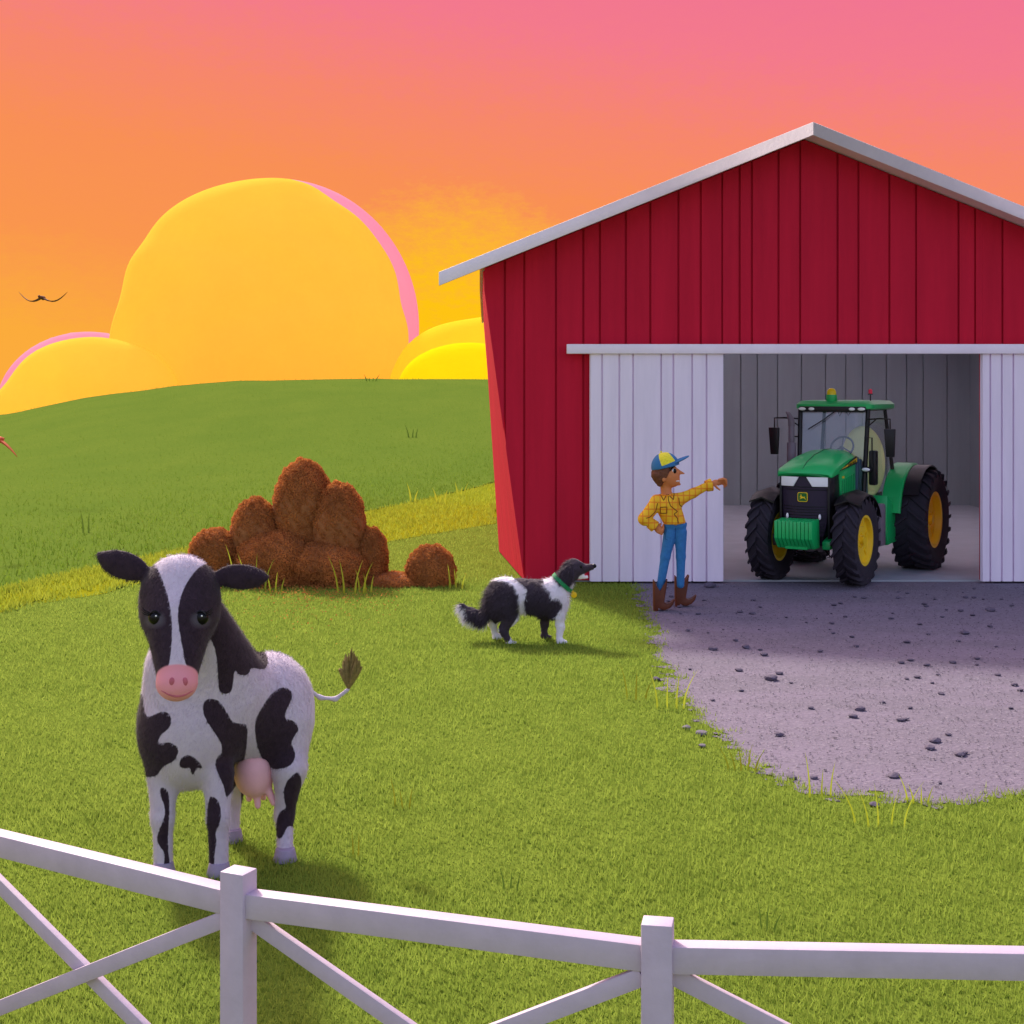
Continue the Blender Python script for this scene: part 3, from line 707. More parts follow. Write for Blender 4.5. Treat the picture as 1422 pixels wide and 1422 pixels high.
# ------------------------------------------------------------------ clouds
def cloudmat(name, col, tr=.6, glow=.13):
    m, nt, b = newmat(name); nt.nodes.remove(b); out = nt.nodes['Material Output']
    c = mixcol(nt, maprange(nt, noise(nt, .12, 8, .75), .35, .65), tuple(v * .93 for v in col[:3]) + (1,), col)
    d = nt.nodes.new('ShaderNodeBsdfDiffuse'); nt.links.new(c, d.inputs[0])
    t = nt.nodes.new('ShaderNodeBsdfTranslucent'); nt.links.new(c, t.inputs[0]); ms = nt.nodes.new('ShaderNodeMixShader'); ms.inputs[0].default_value = tr
    nt.links.new(d.outputs[0], ms.inputs[1]); nt.links.new(t.outputs[0], ms.inputs[2])
    em = nt.nodes.new('ShaderNodeEmission'); em.inputs[0].default_value = col; em.inputs[1].default_value = glow; ad = nt.nodes.new('ShaderNodeAddShader')  # faint emission added so the clouds seem to glow from behind
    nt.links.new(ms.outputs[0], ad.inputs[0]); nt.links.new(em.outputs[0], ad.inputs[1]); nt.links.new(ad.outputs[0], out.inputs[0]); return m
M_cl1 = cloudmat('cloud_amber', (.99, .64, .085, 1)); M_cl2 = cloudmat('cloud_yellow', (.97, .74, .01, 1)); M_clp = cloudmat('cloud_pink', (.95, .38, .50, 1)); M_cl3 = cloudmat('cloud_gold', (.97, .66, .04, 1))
def cloud(lb, lobes, d_, m, h, pink=None):
    s = d_ / F; o0 = P(lobes[0][0], HY, d_); e = empty('cloud', o0); tag(e, lb, 'cloud', 'glowing clouds above the hill')
    pr = [el(P(x, y, d_) - o0, (rx * s, min(rx, rz) * s * .6, rz * s), 6 * d_ / 300) for x, y, rx, rz in lobes]
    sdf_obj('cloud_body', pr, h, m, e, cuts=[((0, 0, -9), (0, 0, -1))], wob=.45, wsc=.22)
    if pink:
        d2 = d_ + 26; s = d2 / F
        pr = [el(P(x, y, d2) - o0, (rx * s, min(rx, rz) * s * .4, rz * s), 6) for x, y, rx, rz in pink]
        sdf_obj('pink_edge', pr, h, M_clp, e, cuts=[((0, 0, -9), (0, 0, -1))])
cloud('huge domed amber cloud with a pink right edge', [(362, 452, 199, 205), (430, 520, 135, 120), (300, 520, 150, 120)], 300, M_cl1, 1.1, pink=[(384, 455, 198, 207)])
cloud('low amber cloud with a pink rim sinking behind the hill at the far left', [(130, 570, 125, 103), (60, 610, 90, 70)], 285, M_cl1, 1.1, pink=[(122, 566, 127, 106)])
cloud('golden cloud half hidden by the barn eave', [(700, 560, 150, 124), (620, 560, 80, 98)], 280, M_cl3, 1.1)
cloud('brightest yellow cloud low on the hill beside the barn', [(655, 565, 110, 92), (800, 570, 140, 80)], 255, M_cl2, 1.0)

# ------------------------------------------------------------------ birds
M_bird = mat('bird_brown', A(104, 62, 40, .8), .8, .2, 20); M_bird2 = mat('bird_rust', A(182, 88, 50, .8), .8, .2, 20)
def bird(lb, c, half, tips, m):
    o = empty('bird', c); tag(o, lb, 'bird', 'birds flying past the hill')
    sdf_obj('body', [rc((-.0, -.16, 0), (0, .1, -.01), .035, .05, .03), rc((0, -.2, .015), (0, -.24, .012), .03, .008, .02), rc((0, .1, -.01), (0, .24, .0), .035, .02, .03)], .008, m, o)
    for t_ in tips:
        mb = MB(); n = 9; vs = []
        for q in range(n):
            v = q / (n - 1); x = t_[0] * v; z = t_[1] * v + t_[2] * math.sin(v * math.pi); ch = .13 * (1 - v) ** .6 + .01; th = .016 * (1 - v) + .003
            vs += [(x, -ch * .5 + .1 * v, z - th), (x, ch * .5 + .1 * v, z - th), (x, ch * .5 + .1 * v, z + th), (x, -ch * .5 + .1 * v, z + th)]
        fs = [(4 * q + a, 4 * q + (a + 1) % 4, 4 * q + 4 + (a + 1) % 4, 4 * q + 4 + a) for q in range(n - 1) for a in range(4)] + [(0, 1, 2, 3), (4 * n - 4, 4 * n - 3, 4 * n - 2, 4 * n - 1)]
        mb.add(vs, fs).build('wing', m, o, smooth=True)
c = P(58, 413, 34); s = 34 / F
bird('small dark brown bird gliding in front of the orange sky', c, 0, [(34 * s, 8 * s, -9 * s), (-34 * s, 8 * s, -9 * s)], M_bird)
c = P(-3, 610, 22); s = 22 / F
bird('rust coloured bird skimming low over the hill at the picture edge', c, 0, [(24 * s, -25 * s, 3 * s), (-28 * s, 18 * s, 3 * s)], M_bird2)

# ------------------------------------------------------------------ cow
def coatmat(name, white, black, extra=None, sc_=60, soft=.002):
    m, nt, b = newmat(name)
    at = nt.nodes.new('ShaderNodeAttribute'); at.attribute_name = 'coat'
    nn = nt.nodes.new('ShaderNodeMath'); nn.operation = 'MULTIPLY_ADD'; nt.links.new(noise(nt, sc_, 4, .8), nn.inputs[0]); nn.inputs[1].default_value = .012; nt.links.new(at.outputs['Fac'], nn.inputs[2])
    f = maprange(nt, nn.outputs[0], .006 - soft, .006 + soft)
    wv = mixcol(nt, maprange(nt, noise(nt, 7, 5, .7), .3, .7), tuple(v * .9 for v in white[:3]) + (1,), white)
    bv = mixcol(nt, maprange(nt, noise(nt, 40, 5, .7), .3, .7), tuple(v * .8 for v in black[:3]) + (1,), tuple(v * 1.25 for v in black[:3]) + (1,))
    c = mixcol(nt, f, bv, wv)
    if extra:
        a2 = nt.nodes.new('ShaderNodeAttribute'); a2.attribute_name = extra[0]
        a3 = nt.nodes.new('ShaderNodeAttribute'); a3.attribute_name = 'eye_ring'
        c = mixcol(nt, maprange(nt, a3.outputs['Fac'], .012, -.012, 0, .6), c, A(104, 100, 108, 1.2))
        c = mixcol(nt, maprange(nt, a2.outputs['Fac'], extra[2], -extra[2]), c, extra[1])
    nt.links.new(c, b.inputs['Base Color']); b.inputs['Roughness'].default_value = .8; b.inputs['Specular IOR Level'].default_value = .2
    b.inputs['Sheen Weight'].default_value = .15
    bump(nt, b, noise(nt, 130, 3, .7, stretch=(1, 1, .35)), .25, .006)
    return m
PINK = A(240, 158, 165, 1.1)
M_cow = coatmat('cow_coat', A(226, 214, 228, 1.15), A(58, 42, 54, 1.25), ('muzzle', PINK, .004))
M_pink = mat('udder_pink', A(250, 168, 174, .78), .6, .08, 10)
M_dpink = mat('nostril', A(176, 92, 104, .85), .6, .1, 10)
M_hoof = mat('hoof', A(150, 138, 160, .85), .6, .1, 20)
M_eye = mat('eye_black', (.003, .003, .004, 1), .3, 0, 5, spec=.25)
M_white = mat('white_and_painted_glint', (.9, .9, .9, 1), .3, 0, 5)
CO = np.array((-1.6, 7.55, 0)); cow = empty('cow', CO)
tag(cow, 'black and white dairy cow with pink muzzle standing behind the fence', 'cow')
head_pr = [el(P(250, 835, 7.08), (.203, .17, .232), .05), rc(P(249, 862, 7.0), P(246, 944, 6.86), .168, .092, .07), el(P(245.5, 950, 6.84), (.095, .085, .078), .03)]
ryl = Matrix.Rotation(R(-14), 3, 'Y'); ear_l = [el(P(172, 785, 7.06), (.130, .026, .070), .03, np.array(Matrix.Rotation(R(18), 3, 'Y'))), rc(P(155, 778, 7.06), P(136, 769, 7.06), .028, .008, .03)]
ear_r = [el(P(334, 801, 7.1), (.130, .026, .064), .03, np.array(Matrix.Rotation(R(3), 3, 'Y'))), rc(P(350, 800, 7.1), P(371, 802, 7.1), .028, .008, .03)]
body_pr = [el(P(262, 1015, 7.5), (.262, .27, .305), .08), rc(P(275, 985, 7.55), P(365, 985, 7.85), .285, .262, .08), el(P(372, 985, 7.86), (.24, .3, .31), .08),
  el(P(258, 935, 7.48), (.215, .2, .25), .08), rc(P(268, 850, 7.32), P(302, 950, 7.58), .15, .262, .08),
  rc(P(227, 1075, 7.4), P(226, 1135, 7.36), .085, .055, .05), rc(P(226, 1135, 7.36), P(227, 1205, 7.35), .053, .047, .04),
  rc(P(303, 1075, 7.4), P(303, 1135, 7.36), .085, .055, .05), rc(P(303, 1135, 7.36), P(304, 1207, 7.35), .053, .049, .04),
  rc(P(396, 1010, 7.76), P(402, 1065, 7.68), .15, .09, .06), rc(P(402, 1068, 7.65), P(395, 1130, 7.68), .085, .05, .05), rc(P(395, 1130, 7.68), P(396, 1191, 7.57), .046, .042, .04),
  rc(P(335, 1010, 8.0), P(335, 1060, 7.92), .13, .085, .06), rc(P(335, 1060, 7.92), P(322, 1110, 7.98), .08, .05, .05), rc(P(322, 1110, 7.98), P(322, 1160, 7.9), .046, .042, .04),
  rc(P(415, 938, 7.98), P(427, 957, 8.03), .020, .014, .04), rc(P(427, 957, 8.03), P(445, 969, 8.05), .014, .0125, .02), rc(P(445, 969, 8.05), P(466, 971, 8.06), .0125, .0125, .02), rc(P(466, 971, 8.06), P(484, 957, 8.06), .0125, .012, .02)]
def z4(l): return [(170 + .2391 * x, 900 + .2391 * y) for x, y in l]
def z5(l): return [(130 + .19 * x, 740 + .19 * y) for x, y in l]
cow_body_polys = [z4(l) for l in (
 [(120, 250), (30, 250), (30, 748), (155, 748), (200, 745), (240, 680), (300, 660), (330, 600), (310, 560), (260, 543), (205, 560), (215, 510), (270, 470), (288, 420), (270, 375), (230, 365), (180, 390), (140, 400), (125, 350)],
 [(465, 340), (480, 300), (520, 290), (570, 310), (610, 380), (640, 430), (690, 440), (728, 440), (725, 560), (700, 700), (660, 800), (610, 868), (600, 860), (590, 800), (550, 720), (537, 670), (550, 630), (580, 610), (575, 550), (520, 470), (475, 400)],
 [(330, 690), (335, 640), (380, 615), (430, 640), (470, 695), (440, 700), (430, 690), (415, 735), (400, 735), (395, 690), (360, 700)],
 [(545, 0), (557, 200), (560, 250), (600, 270), (635, 255), (645, 180), (652, 120), (675, 155), (720, 160), (740, 140), (745, 110), (800, 125), (835, 120), (850, 60), (780, -60), (690, -220), (560, -330), (430, -330), (480, -100)],
 [(770, 420), (800, 360), (850, 280), (900, 235), (945, 225), (985, 250), (985, 300), (945, 370), (945, 415), (990, 415), (1030, 465), (1000, 510), (975, 550), (1000, 590), (1005, 640), (980, 680), (930, 700), (875, 705), (830, 670), (790, 600), (770, 500)],
 [(215, 810), (255, 810), (275, 870), (270, 1000), (262, 1150), (285, 1320), (265, 1320), (238, 1270), (250, 1190), (205, 1140), (200, 1080), (240, 1000), (250, 930), (225, 870)],
 [(490, 860), (545, 865), (575, 930), (570, 1010), (535, 1080), (550, 1110), (535, 1200), (530, 1295), (490, 1290)],
 [(1040, 700), (960, 760), (935, 820), (940, 890), (955, 930), (905, 950), (890, 1050), (898, 1110), (930, 1100), (965, 1020), (1020, 1060), (1040, 900)],
 [(690, 760), (740, 760), (760, 900), (720, 1010), (690, 980)])]
cow_head_polys = [z5([(440, 205), (500, 330), (550, 480), (572, 620), (575, 760), (565, 880), (545, 990), (465, 1090), (350, 1150), (150, 900), (150, 500), (-120, 200), (-120, 50), (300, 60)]),
 z5([(800, 225), (730, 290), (670, 380), (630, 480), (613, 600), (630, 740), (655, 860), (668, 960), (745, 1060), (900, 1100), (1100, 600), (1450, 500), (1450, 150), (1000, 180)])]
def is_head(V):
    return np.minimum(field(head_pr, V), np.minimum(field(ear_l, V), field(ear_r, V))) < field(body_pr, V)
def coat_cow(V):
    q = PX(V); hb = np.min([poly_sd(q, chaikin(p)) for p in cow_body_polys], 0); hh = np.min([poly_sd(q, chaikin(p)) for p in cow_head_polys], 0)
    top = (V[:, 1] > 7.2) & is_head(V) & False
    return np.where(is_head(V), hh, hb) * 7.3 / F
def muz(V):
    m_ = el(P(245.5, 951, 6.82), (.112, .12, .107)); d_ = prim(m_, V)
    return np.where(is_head(V), d_, 1.0)
cb, CV, CF = sdf_obj('body', head_pr + ear_l + ear_r + body_pr, .0115, M_cow, cow, CO, attrs={'coat': coat_cow, 'muzzle': muz, 'eye_ring': lambda V: np.where(is_head(V), np.minimum(*[np.linalg.norm((PX(V) - np.array((x_, 860))) / np.array((1.25, 1)), axis=1) - 10.5 for x_ in (215, 279)]) * 7 / F, 1.0)})
def fur_on(V, Fa, n, ln, mat_, parent, org, attrs, lay=(-.3, 0, -.9), seed=5, w=.003, skip=None):
    q = np.random.default_rng(seed); tri = V[Fa]; nr = np.cross(tri[:, 1] - tri[:, 0], tri[:, 2] - tri[:, 0]); nr /= np.linalg.norm(nr, axis=1)[:, None] + 1e-9
    sel = q.integers(0, len(tri), n); c_ = tri.mean(1)[sel] + q.normal(0, .003, (n, 3)); n_ = nr[sel]
    if skip is not None: k_ = ~skip(c_); c_ = c_[k_]; n_ = n_[k_]
    n = len(c_); L_ = ln * q.uniform(.5, 1.3, n)
    fl = np.array(lay) + q.normal(0, .25, (n, 3)); fl -= n_ * np.sum(fl * n_, 1)[:, None]; dv = n_ * .32 + fl; dv /= np.linalg.norm(dv, axis=1)[:, None]
    sv = np.cross(dv, n_); sv /= np.linalg.norm(sv, axis=1)[:, None] + 1e-9
    T_ = np.stack([c_ - sv * w / 2, c_ + sv * w / 2, c_ + dv * L_[:, None]], 1).reshape(-1, 3)
    me = arr_mesh('fur', T_ - np.array(org), np.arange(len(T_)).reshape(-1, 3))
    for an_, fn_ in attrs.items():
        a_ = me.attributes.new(an_, 'FLOAT', 'POINT'); a_.data.foreach_set('value', np.repeat(fn_(c_), 3).astype(np.float32))
    return tag(link('fur', me, mat_, parent), kind='stuff')
cow_attrs = {'coat': coat_cow, 'muzzle': muz, 'eye_ring': lambda V: np.where(is_head(V), np.minimum(*[np.linalg.norm((PX(V) - np.array((x_, 860))) / np.array((1.25, 1)), axis=1) - 10.5 for x_ in (215, 279)]) * 7 / F, 1.0)}
fur_on(CV, CF, 90000, .016, M_cow, cow, CO, cow_attrs, skip=lambda V: (PX(V)[:, 0] > 433) | (muz(V) < .012) | (cow_attrs['eye_ring'](V) < .004))
bvh = BVHTree.FromPolygons([tuple(v) for v in CV], [tuple(f) for f in CF])
def onsurf(px, py, tree=None):
    o_ = Vector((0, 0, H)); d_ = (Vector(P(px, py, 5)) - o_).normalized(); h_ = (tree or bvh).ray_cast(o_, d_)
    return h_[0], h_[1]
for px in (215.5, 279):
    p, n_ = onsurf(px, 858); c = p - Vector((0, 1, 0)) * -.012 - Vector(CO)
    o = MB().sphere(c, (.036, .03, .036), 24, 16).build('eye', M_eye, cow, smooth=True)
    sgn = 1 if px > 250 else -1
    MB().sphere(c + Vector((.008, -.0285, .012)), .0045).build('painted_glint', M_white, o, smooth=True)  # highlight painted as a white bead on the eye
    mb = MB()
    for a in (.15, .5, .85):
        s0 = c + Vector((sgn * .026, -.022, .010 + .02 * a)); s1 = s0 + Vector((sgn * .022, -.006, .004 + .01 * a)); s2 = s1 + Vector((sgn * .014, 0, .012 + .006 * a))
        mb.tube([s0, s1, s2], [.0035, .0025, .001], 6)
    mb.tube([c + Vector((sgn * (-.028 + .058 * t_), -.022, .013 + .022 * math.sin(math.pi * min(1, t_ * 1.0)))) for t_ in np.linspace(0, 1, 8)], .004, 6)
    mb.build('eyelashes', M_eye, o, smooth=True)
for px in (238.5, 256.5):
    p, n_ = onsurf(px, 947); MB().sphere(p - Vector(CO) + Vector((0, .004, 0)), (.0135, .010, .021), 16, 10).build('nostril', M_dpink, cow, smooth=True)
pts = []
for t_ in np.linspace(0, 1, 15):
    px = 224 + 44 * t_; py = 959 + 8 * math.sin(math.pi * t_); p, n_ = onsurf(px, py)
    if p is not None: pts.append(p - Vector(CO))
MB().tube(pts, [.002 + .004 * math.sin(math.pi * k_ / (len(pts) - 1)) for k_ in range(len(pts))], 8).build('mouth', M_dpink, cow, smooth=True)
sdf_obj('udder', [el(P(353, 1072, 7.68), (.108, .11, .135), .04), rc(P(356, 1095, 7.68), P(358, 1119, 7.66), .024, .017, .02), rc(P(370, 1090, 7.67), P(380, 1115, 7.66), .024, .017, .02), rc(P(345, 1095, 7.8), P(346, 1110, 7.8), .02, .016, .02), rc(P(364, 1092, 7.82), P(366, 1108, 7.82), .02, .016, .02)], .009, M_pink, cow, CO)
for (px, d_) in ((227, 7.34), (304, 7.34), (396, 7.56), (322, 7.89)):
    x = (px - CX) * d_ / F
    mb = MB(); mb.lathe([(.0, 0), (.062, 0), (.064, .006), (.05, .068), (.0, .07)], 24, c=(x - CO[0], d_ - CO[1], .002)); mb.build('hoof', M_hoof, cow, smooth=False, bevel=.003)
M_tuft = mat('tail_hair', A(112, 98, 56, .65), .9, .3, 40)
mb = MB(); r_ = random.Random(3); c0 = P(484, 956, 8.06)
for k_ in range(46):
    a = r_.uniform(-1, 1); tip = P(487 + a * 17, 900 + abs(a) * 24 + r_.uniform(-2, 10), 8.06 + r_.uniform(-.05, .05)); mid = P(486 + a * 14, 935 - abs(a) * 4, 8.06 + r_.uniform(-.04, .04))
    q = [c0 * (1 - t_) ** 2 + mid * 2 * t_ * (1 - t_) + tip * t_ * t_ - CO for t_ in np.linspace(0, 1, 6)]
    mb.tube(q, [.008, .011, .012, .011, .008, .002], 6)
mb.build('tail_tuft', M_tuft, cow, smooth=True)

# ------------------------------------------------------------------ dog
M_dog = coatmat('dog_coat', A(232, 224, 236, .85), A(58, 48, 58, .85), sc_=60, soft=.004)
DD = 14.2; DO = np.array(((730 - CX) * DD / F, DD, 0)); dog = empty('dog', DO)
tag(dog, 'shaggy black and white dog in a green collar looking up at the person', 'dog')
D = lambda x, y, o=0: P(x, y, DD) + np.array((0, o, 0))
dogb = [rc(D(702, 824), D(762, 829), .158, .168, .06), el(D(698, 832), (.158, .14, .20), .06), el(D(773, 833), (.125, .12, .15), .06), rc(D(770, 820), D(792, 797), .118, .08, .05),
 el(D(797, 789), (.10, .085, .095), .04), rc(D(803, 790), D(821, 787.5), .058, .032, .03), rc(D(802, 799), D(815, 801), .038, .018, .02),
 rc(D(776, 848, -.08), D(778, 868, -.085), .06, .04, .05), rc(D(778, 868, -.085), D(776, 887, -.09), .036, .03, .03), el(D(781, 889.5, -.1), (.055, .036, .026), .03),
 rc(D(757, 848, .08), D(757, 868, .085), .06, .04, .05), rc(D(757, 868, .085), D(756, 884, .09), .036, .03, .03), el(D(760, 886.5, .08), (.05, .036, .026), .03),
 rc(D(702, 840, -.05), D(709, 855, -.07), .13, .075, .06), rc(D(709, 855, -.07), D(699, 872, -.08), .07, .042, .04), rc(D(699, 872, -.08), D(707, 889, -.09), .04, .032, .03), el(D(711, 890.5, -.1), (.052, .036, .026), .03),
 rc(D(690, 840, .06), D(692, 853, .08), .11, .07, .06), rc(D(692, 853, .08), D(684, 868, .08), .06, .038, .04), rc(D(684, 868, .08), D(688, 885, .08), .036, .03, .03), el(D(692, 886, .08), (.05, .034, .026), .03),
 rc(D(684, 838, 0), D(672, 858, 0), .05, .055, .05), rc(D(672, 858, 0), D(656, 854, 0), .058, .062, .04), rc(D(656, 854, 0), D(642, 842, 0), .058, .03, .04)]
for sg in (-1, 1): dogb.append(el(D(784, 798, sg * .078), (.052, .026, .10), .02, np.array(Matrix.Rotation(R(24), 3, 'Y'))))
def z6(l): return [(620 + .1617 * x, 750 + .1617 * y) for x, y in l]
dog_polys = [z6(l) for l in (
 [(340, 340), (540, 355), (600, 420), (635, 500), (630, 580), (600, 680), (540, 760), (555, 855), (515, 885), (450, 850), (455, 740), (410, 720), (380, 660), (330, 730), (240, 700), (170, 655), (185, 600), (108, 550), (130, 480), (250, 560), (310, 540)],
 [(555, 270), (620, 270), (740, 310), (830, 320), (840, 400), (890, 420), (905, 500), (970, 500), (1000, 540), (980, 600), (930, 670), (925, 880), (900, 880), (950, 900), (800, 900), (805, 700), (780, 650), (700, 630), (665, 520), (690, 470), (700, 420), (640, 370), (580, 340)],
 [(925, 300), (940, 180), (1000, 100), (1170, 100), (1320, 180), (1320, 285), (1150, 285), (1120, 360), (1075, 350), (1060, 400), (990, 390), (940, 330)])]
def coat_dog(V):
    q = PX(V); d_ = np.min([poly_sd(q, chaikin(p)) for p in dog_polys], 0) * DD / F
    far = V[:, 1] > DD + .045
    return np.where(far & (q[:, 0] < 700) & (q[:, 1] > 855), .05, d_)
db, DV, DF = sdf_obj('body', dogb, .0095, M_dog, dog, DO, attrs={'coat': coat_dog}, wob=.004, wsc=45)
tri = DV[DF]; nrm = np.cross(tri[:, 1] - tri[:, 0], tri[:, 2] - tri[:, 0]); nrm /= np.linalg.norm(nrm, axis=1)[:, None] + 1e-9
cen = tri.mean(1); sel = rng.integers(0, len(cen), 34000); c_ = cen[sel]; n_ = nrm[sel]
qx = PX(c_)
leg = (qx[:, 1] > 858) & (qx[:, 0] > 676); face = (qx[:, 0] > 797) & (qx[:, 1] < 806)
ln = np.where(leg | face, .007, .052) * rng.uniform(.5, 1.3, len(c_)); ln = np.where((qx[:, 0] < 680), ln * 1.5, ln)
flow = np.array((-.55, 0, -.85)) + rng.normal(0, .3, (len(c_), 3)); dirv = n_ * .5 + flow; dirv /= np.linalg.norm(dirv, axis=1)[:, None]
sdv = np.cross(dirv, n_); sdv /= np.linalg.norm(sdv, axis=1)[:, None] + 1e-9
L = np.stack([c_ - sdv * .0035, c_ + sdv * .0035, c_ + dirv * ln[:, None] + n_ * .002], 1).reshape(-1, 3)
me = arr_mesh('fur', L - DO, np.arange(len(L)).reshape(-1, 3)); a = me.attributes.new('coat', 'FLOAT', 'POINT'); a.data.foreach_set('value', np.repeat(coat_dog(c_), 3).astype(np.float32))
tag(link('fur', me, M_dog, dog), kind='stuff')
dl = lambda p: tuple(np.array(p) - DO)
o = MB().sphere(dl(D(825, 786)), (.024, .024, .022)).build('nose', M_eye, dog, smooth=True)
for sg in (-1, 1): MB().sphere(dl(D(806.5, 786, sg * .062)), (.016, .012, .019)).build('eye', M_eye, dog, smooth=True)
MB().sphere(dl(D(811, 798.5)), (.034, .02, .012), rot=Matrix.Rotation(R(-8), 3, 'Y')).build('tongue', mat('tongue', A(206, 60, 74, .8), .5), dog, smooth=True)
M_collar = mat('collar', A(16, 122, 72, .8), .5, .1, 20)
ca = Vector(D(781, 809)) - Vector(DO); axis = (Vector(D(792, 797)) - Vector(D(770, 820))).normalized()
rotm = axis.to_track_quat('Z', 'Y').to_matrix()
mb = MB(); n = 36; vs = []
for i_ in range(n):
    t_ = 2 * math.pi * i_ / n; e_ = rotm @ Vector((math.cos(t_), math.sin(t_), 0))
    for rr_, hh_ in ((.104, -.019), (.118, -.019), (.118, .019), (.104, .019)): vs.append(ca + e_ * rr_ * 1.08 + axis * hh_)
mb.add(vs, [(4 * i_ + a, 4 * i_ + (a + 1) % 4, 4 * ((i_ + 1) % n) + (a + 1) % 4, 4 * ((i_ + 1) % n) + a) for i_ in range(n) for a in range(4)])
col_ = mb.build('collar', M_collar, dog, smooth=True)
mb = MB(); mb.cyl(dl(D(797, 826, -.012)), dl(D(797, 826, .0)), .030, 20); mb.cyl(dl(D(795, 821, -.008)), dl(D(795, 821, -.004)), .012, 12); mb.build('collar_tag', mat('brass', A(230, 180, 20, .8), .35, .05, 20), col_, bevel=.002)

# ------------------------------------------------------------------ person
M_skin = mat('skin', A(186, 114, 66, .75), .55, .06, 8)
M_hair = mat('hair', A(98, 58, 38, .75), .7, .25, 50, .5, 90)
M_jean = mat('denim', A(48, 106, 158, .75), .85, .12, 25, .3, 160)
M_boot = mat('boot_leather', A(94, 46, 26, .85), .5, .15, 15)
M_line = mat('seam_brown', A(116, 66, 20, .85), .8, .1, 20)
# plaid shirt
m, nt5, b = newmat('plaid'); tc5 = nt5.nodes.new('ShaderNodeTexCoord'); sp = nt5.nodes.new('ShaderNodeSeparateXYZ'); nt5.links.new(tc5.outputs['Object'], sp.inputs[0])
def stripe(sock, freq, wd, ph=0.0):
    a = nt5.nodes.new('ShaderNodeMath'); a.operation = 'MULTIPLY_ADD'; nt5.links.new(sock, a.inputs[0]); a.inputs[1].default_value = freq; a.inputs[2].default_value = ph
    f_ = nt5.nodes.new('ShaderNodeMath'); f_.operation = 'FRACT'; nt5.links.new(a.outputs[0], f_.inputs[0])
    g_ = nt5.nodes.new('ShaderNodeMath'); g_.operation = 'LESS_THAN'; nt5.links.new(f_.outputs[0], g_.inputs[0]); g_.inputs[1].default_value = wd; return g_.outputs[0]
c = mixcol(nt5, maprange(nt5, noise(nt5, 14, 4), .35, .65), A(226, 168, 22, .85), A(240, 186, 36, .85))
for sk_, fr in ((sp.outputs[0], 15), (sp.outputs[2], 13)):
    mu = nt5.nodes.new('ShaderNodeMath'); mu.operation = 'MULTIPLY'; nt5.links.new(stripe(sk_, fr, .22), mu.inputs[0]); mu.inputs[1].default_value = .75
    c = mixcol(nt5, mu.outputs[0], c, A(214, 120, 20, .85))
nt5.links.new(c, b.inputs['Base Color']); b.inputs['Roughness'].default_value = .85; M_shirt = m
PD = 16.2; PO = np.array(((931 - CX) * PD / F, PD, 0)); per = empty('person', PO)
tag(per, 'slim farm worker in yellow plaid shirt, jeans and cap reaching out one arm', 'person')
Q = lambda x, y, o=0: P(x, y, PD) + np.array((0, o, 0)); ql = lambda p: tuple(np.array(p) - PO)
hand_r = [el(Q(995, 670, 0), (.05, .022, .034), .02)]
# fingers of the reaching hand: four, unequal, curled a little, and a thumb
for k_, (yy, L1, L2, oo) in enumerate(((664.5, 9.5, 5, -.03), (666.5, 10.5, 5.5, -.01), (669, 10, 5, .01), (671.5, 8, 4, .028))):
    a0 = Q(998, yy + 1.5, oo); a1 = Q(998 + L1 * .6, yy, oo); a2 = Q(998 + L1, yy + 1.2, oo); a3 = Q(998 + L1 + .5, yy + 1.2 + L2, oo)
    hand_r += [rc(a0, a1, .015, .0135, .008), rc(a1, a2, .0135, .0125, .006), rc(a2, a3, .0125, .0095, .006)]
hand_r += [rc(Q(991, 672, -.01), Q(995, 677, -.03), .016, .013, .01), rc(Q(995, 677, -.03), Q(999, 680, -.035), .013, .010, .006)]
hand_l = [el(Q(914, 734, -.02), (.042, .05, .052), .02)]
for k_ in range(4):
    a0 = Q(912 + k_ * 2.0, 738 - k_ * .6, -.055); a1 = Q(918 + k_ * .8, 741 - k_ * 2.6, -.05); a2 = Q(921, 738 - k_ * 3.2, -.02)
    hand_l += [rc(a0, a1, .015, .0135, .008), rc(a1, a2, .0135, .011, .006)]
hand_l += [rc(Q(910, 729, -.03), Q(917, 727, -.06), .015, .012, .01)]
skin_pr = [el(Q(927, 660), (.138, .115, .132), .03), el(Q(934, 668.5), (.082, .075, .065), .03), rc(Q(941, 655), Q(949.5, 657.5), .030, .010, .02), el(Q(943, 672.5), (.02, .04, .014), .01),
 rc(Q(924, 674), Q(927, 694), .058, .066, .03), rc(Q(928, 700), Q(937, 725), .105, .09, .04), rc(Q(913, 695), Q(942, 694), .05, .05, .03),
 rc(Q(912, 696, -.02), Q(893, 721, -.06), .045, .038, .02), rc(Q(893, 721, -.06), Q(911, 733, -.03), .036, .028, .02),
 rc(Q(942, 693, -.02), Q(962, 684, -.03), .045, .036, .02), rc(Q(962, 684, -.03), Q(991, 671, -.01), .036, .026, .02),
 rc(Q(932, 735), Q(918, 815), .055, .03, .03), rc(Q(944, 735), Q(945, 808), .055, .03, .03)] 
for sg in (-1, 1): skin_pr.append(el(Q(920.5, 664.5, sg * .112), (.024, .014, .034), .008))
skin_pr += hand_r + hand_l
pb, PV, PF = sdf_obj('body', skin_pr, .0085, M_skin, per, PO)
sdf_obj('hair', [el(Q(921, 658), (.135, .128, .135), .02), rc(Q(912, 660, -.06), Q(916, 672, -.05), .055, .03, .03), rc(Q(912, 660, .06), Q(916, 672, .05), .055, .03, .03), rc(Q(924, 652, -.105), Q(925.5, 662, -.108), .026, .012, .02), rc(Q(924, 652, .105), Q(925.5, 662, .108), .026, .012, .02), rc(Q(930, 644, 0), Q(942, 643, 0), .06, .03, .03)],
        .008, M_hair, per, PO, cuts=[(Q(928, 655), (.9, 0, -.45))], wob=.004, wsc=60)
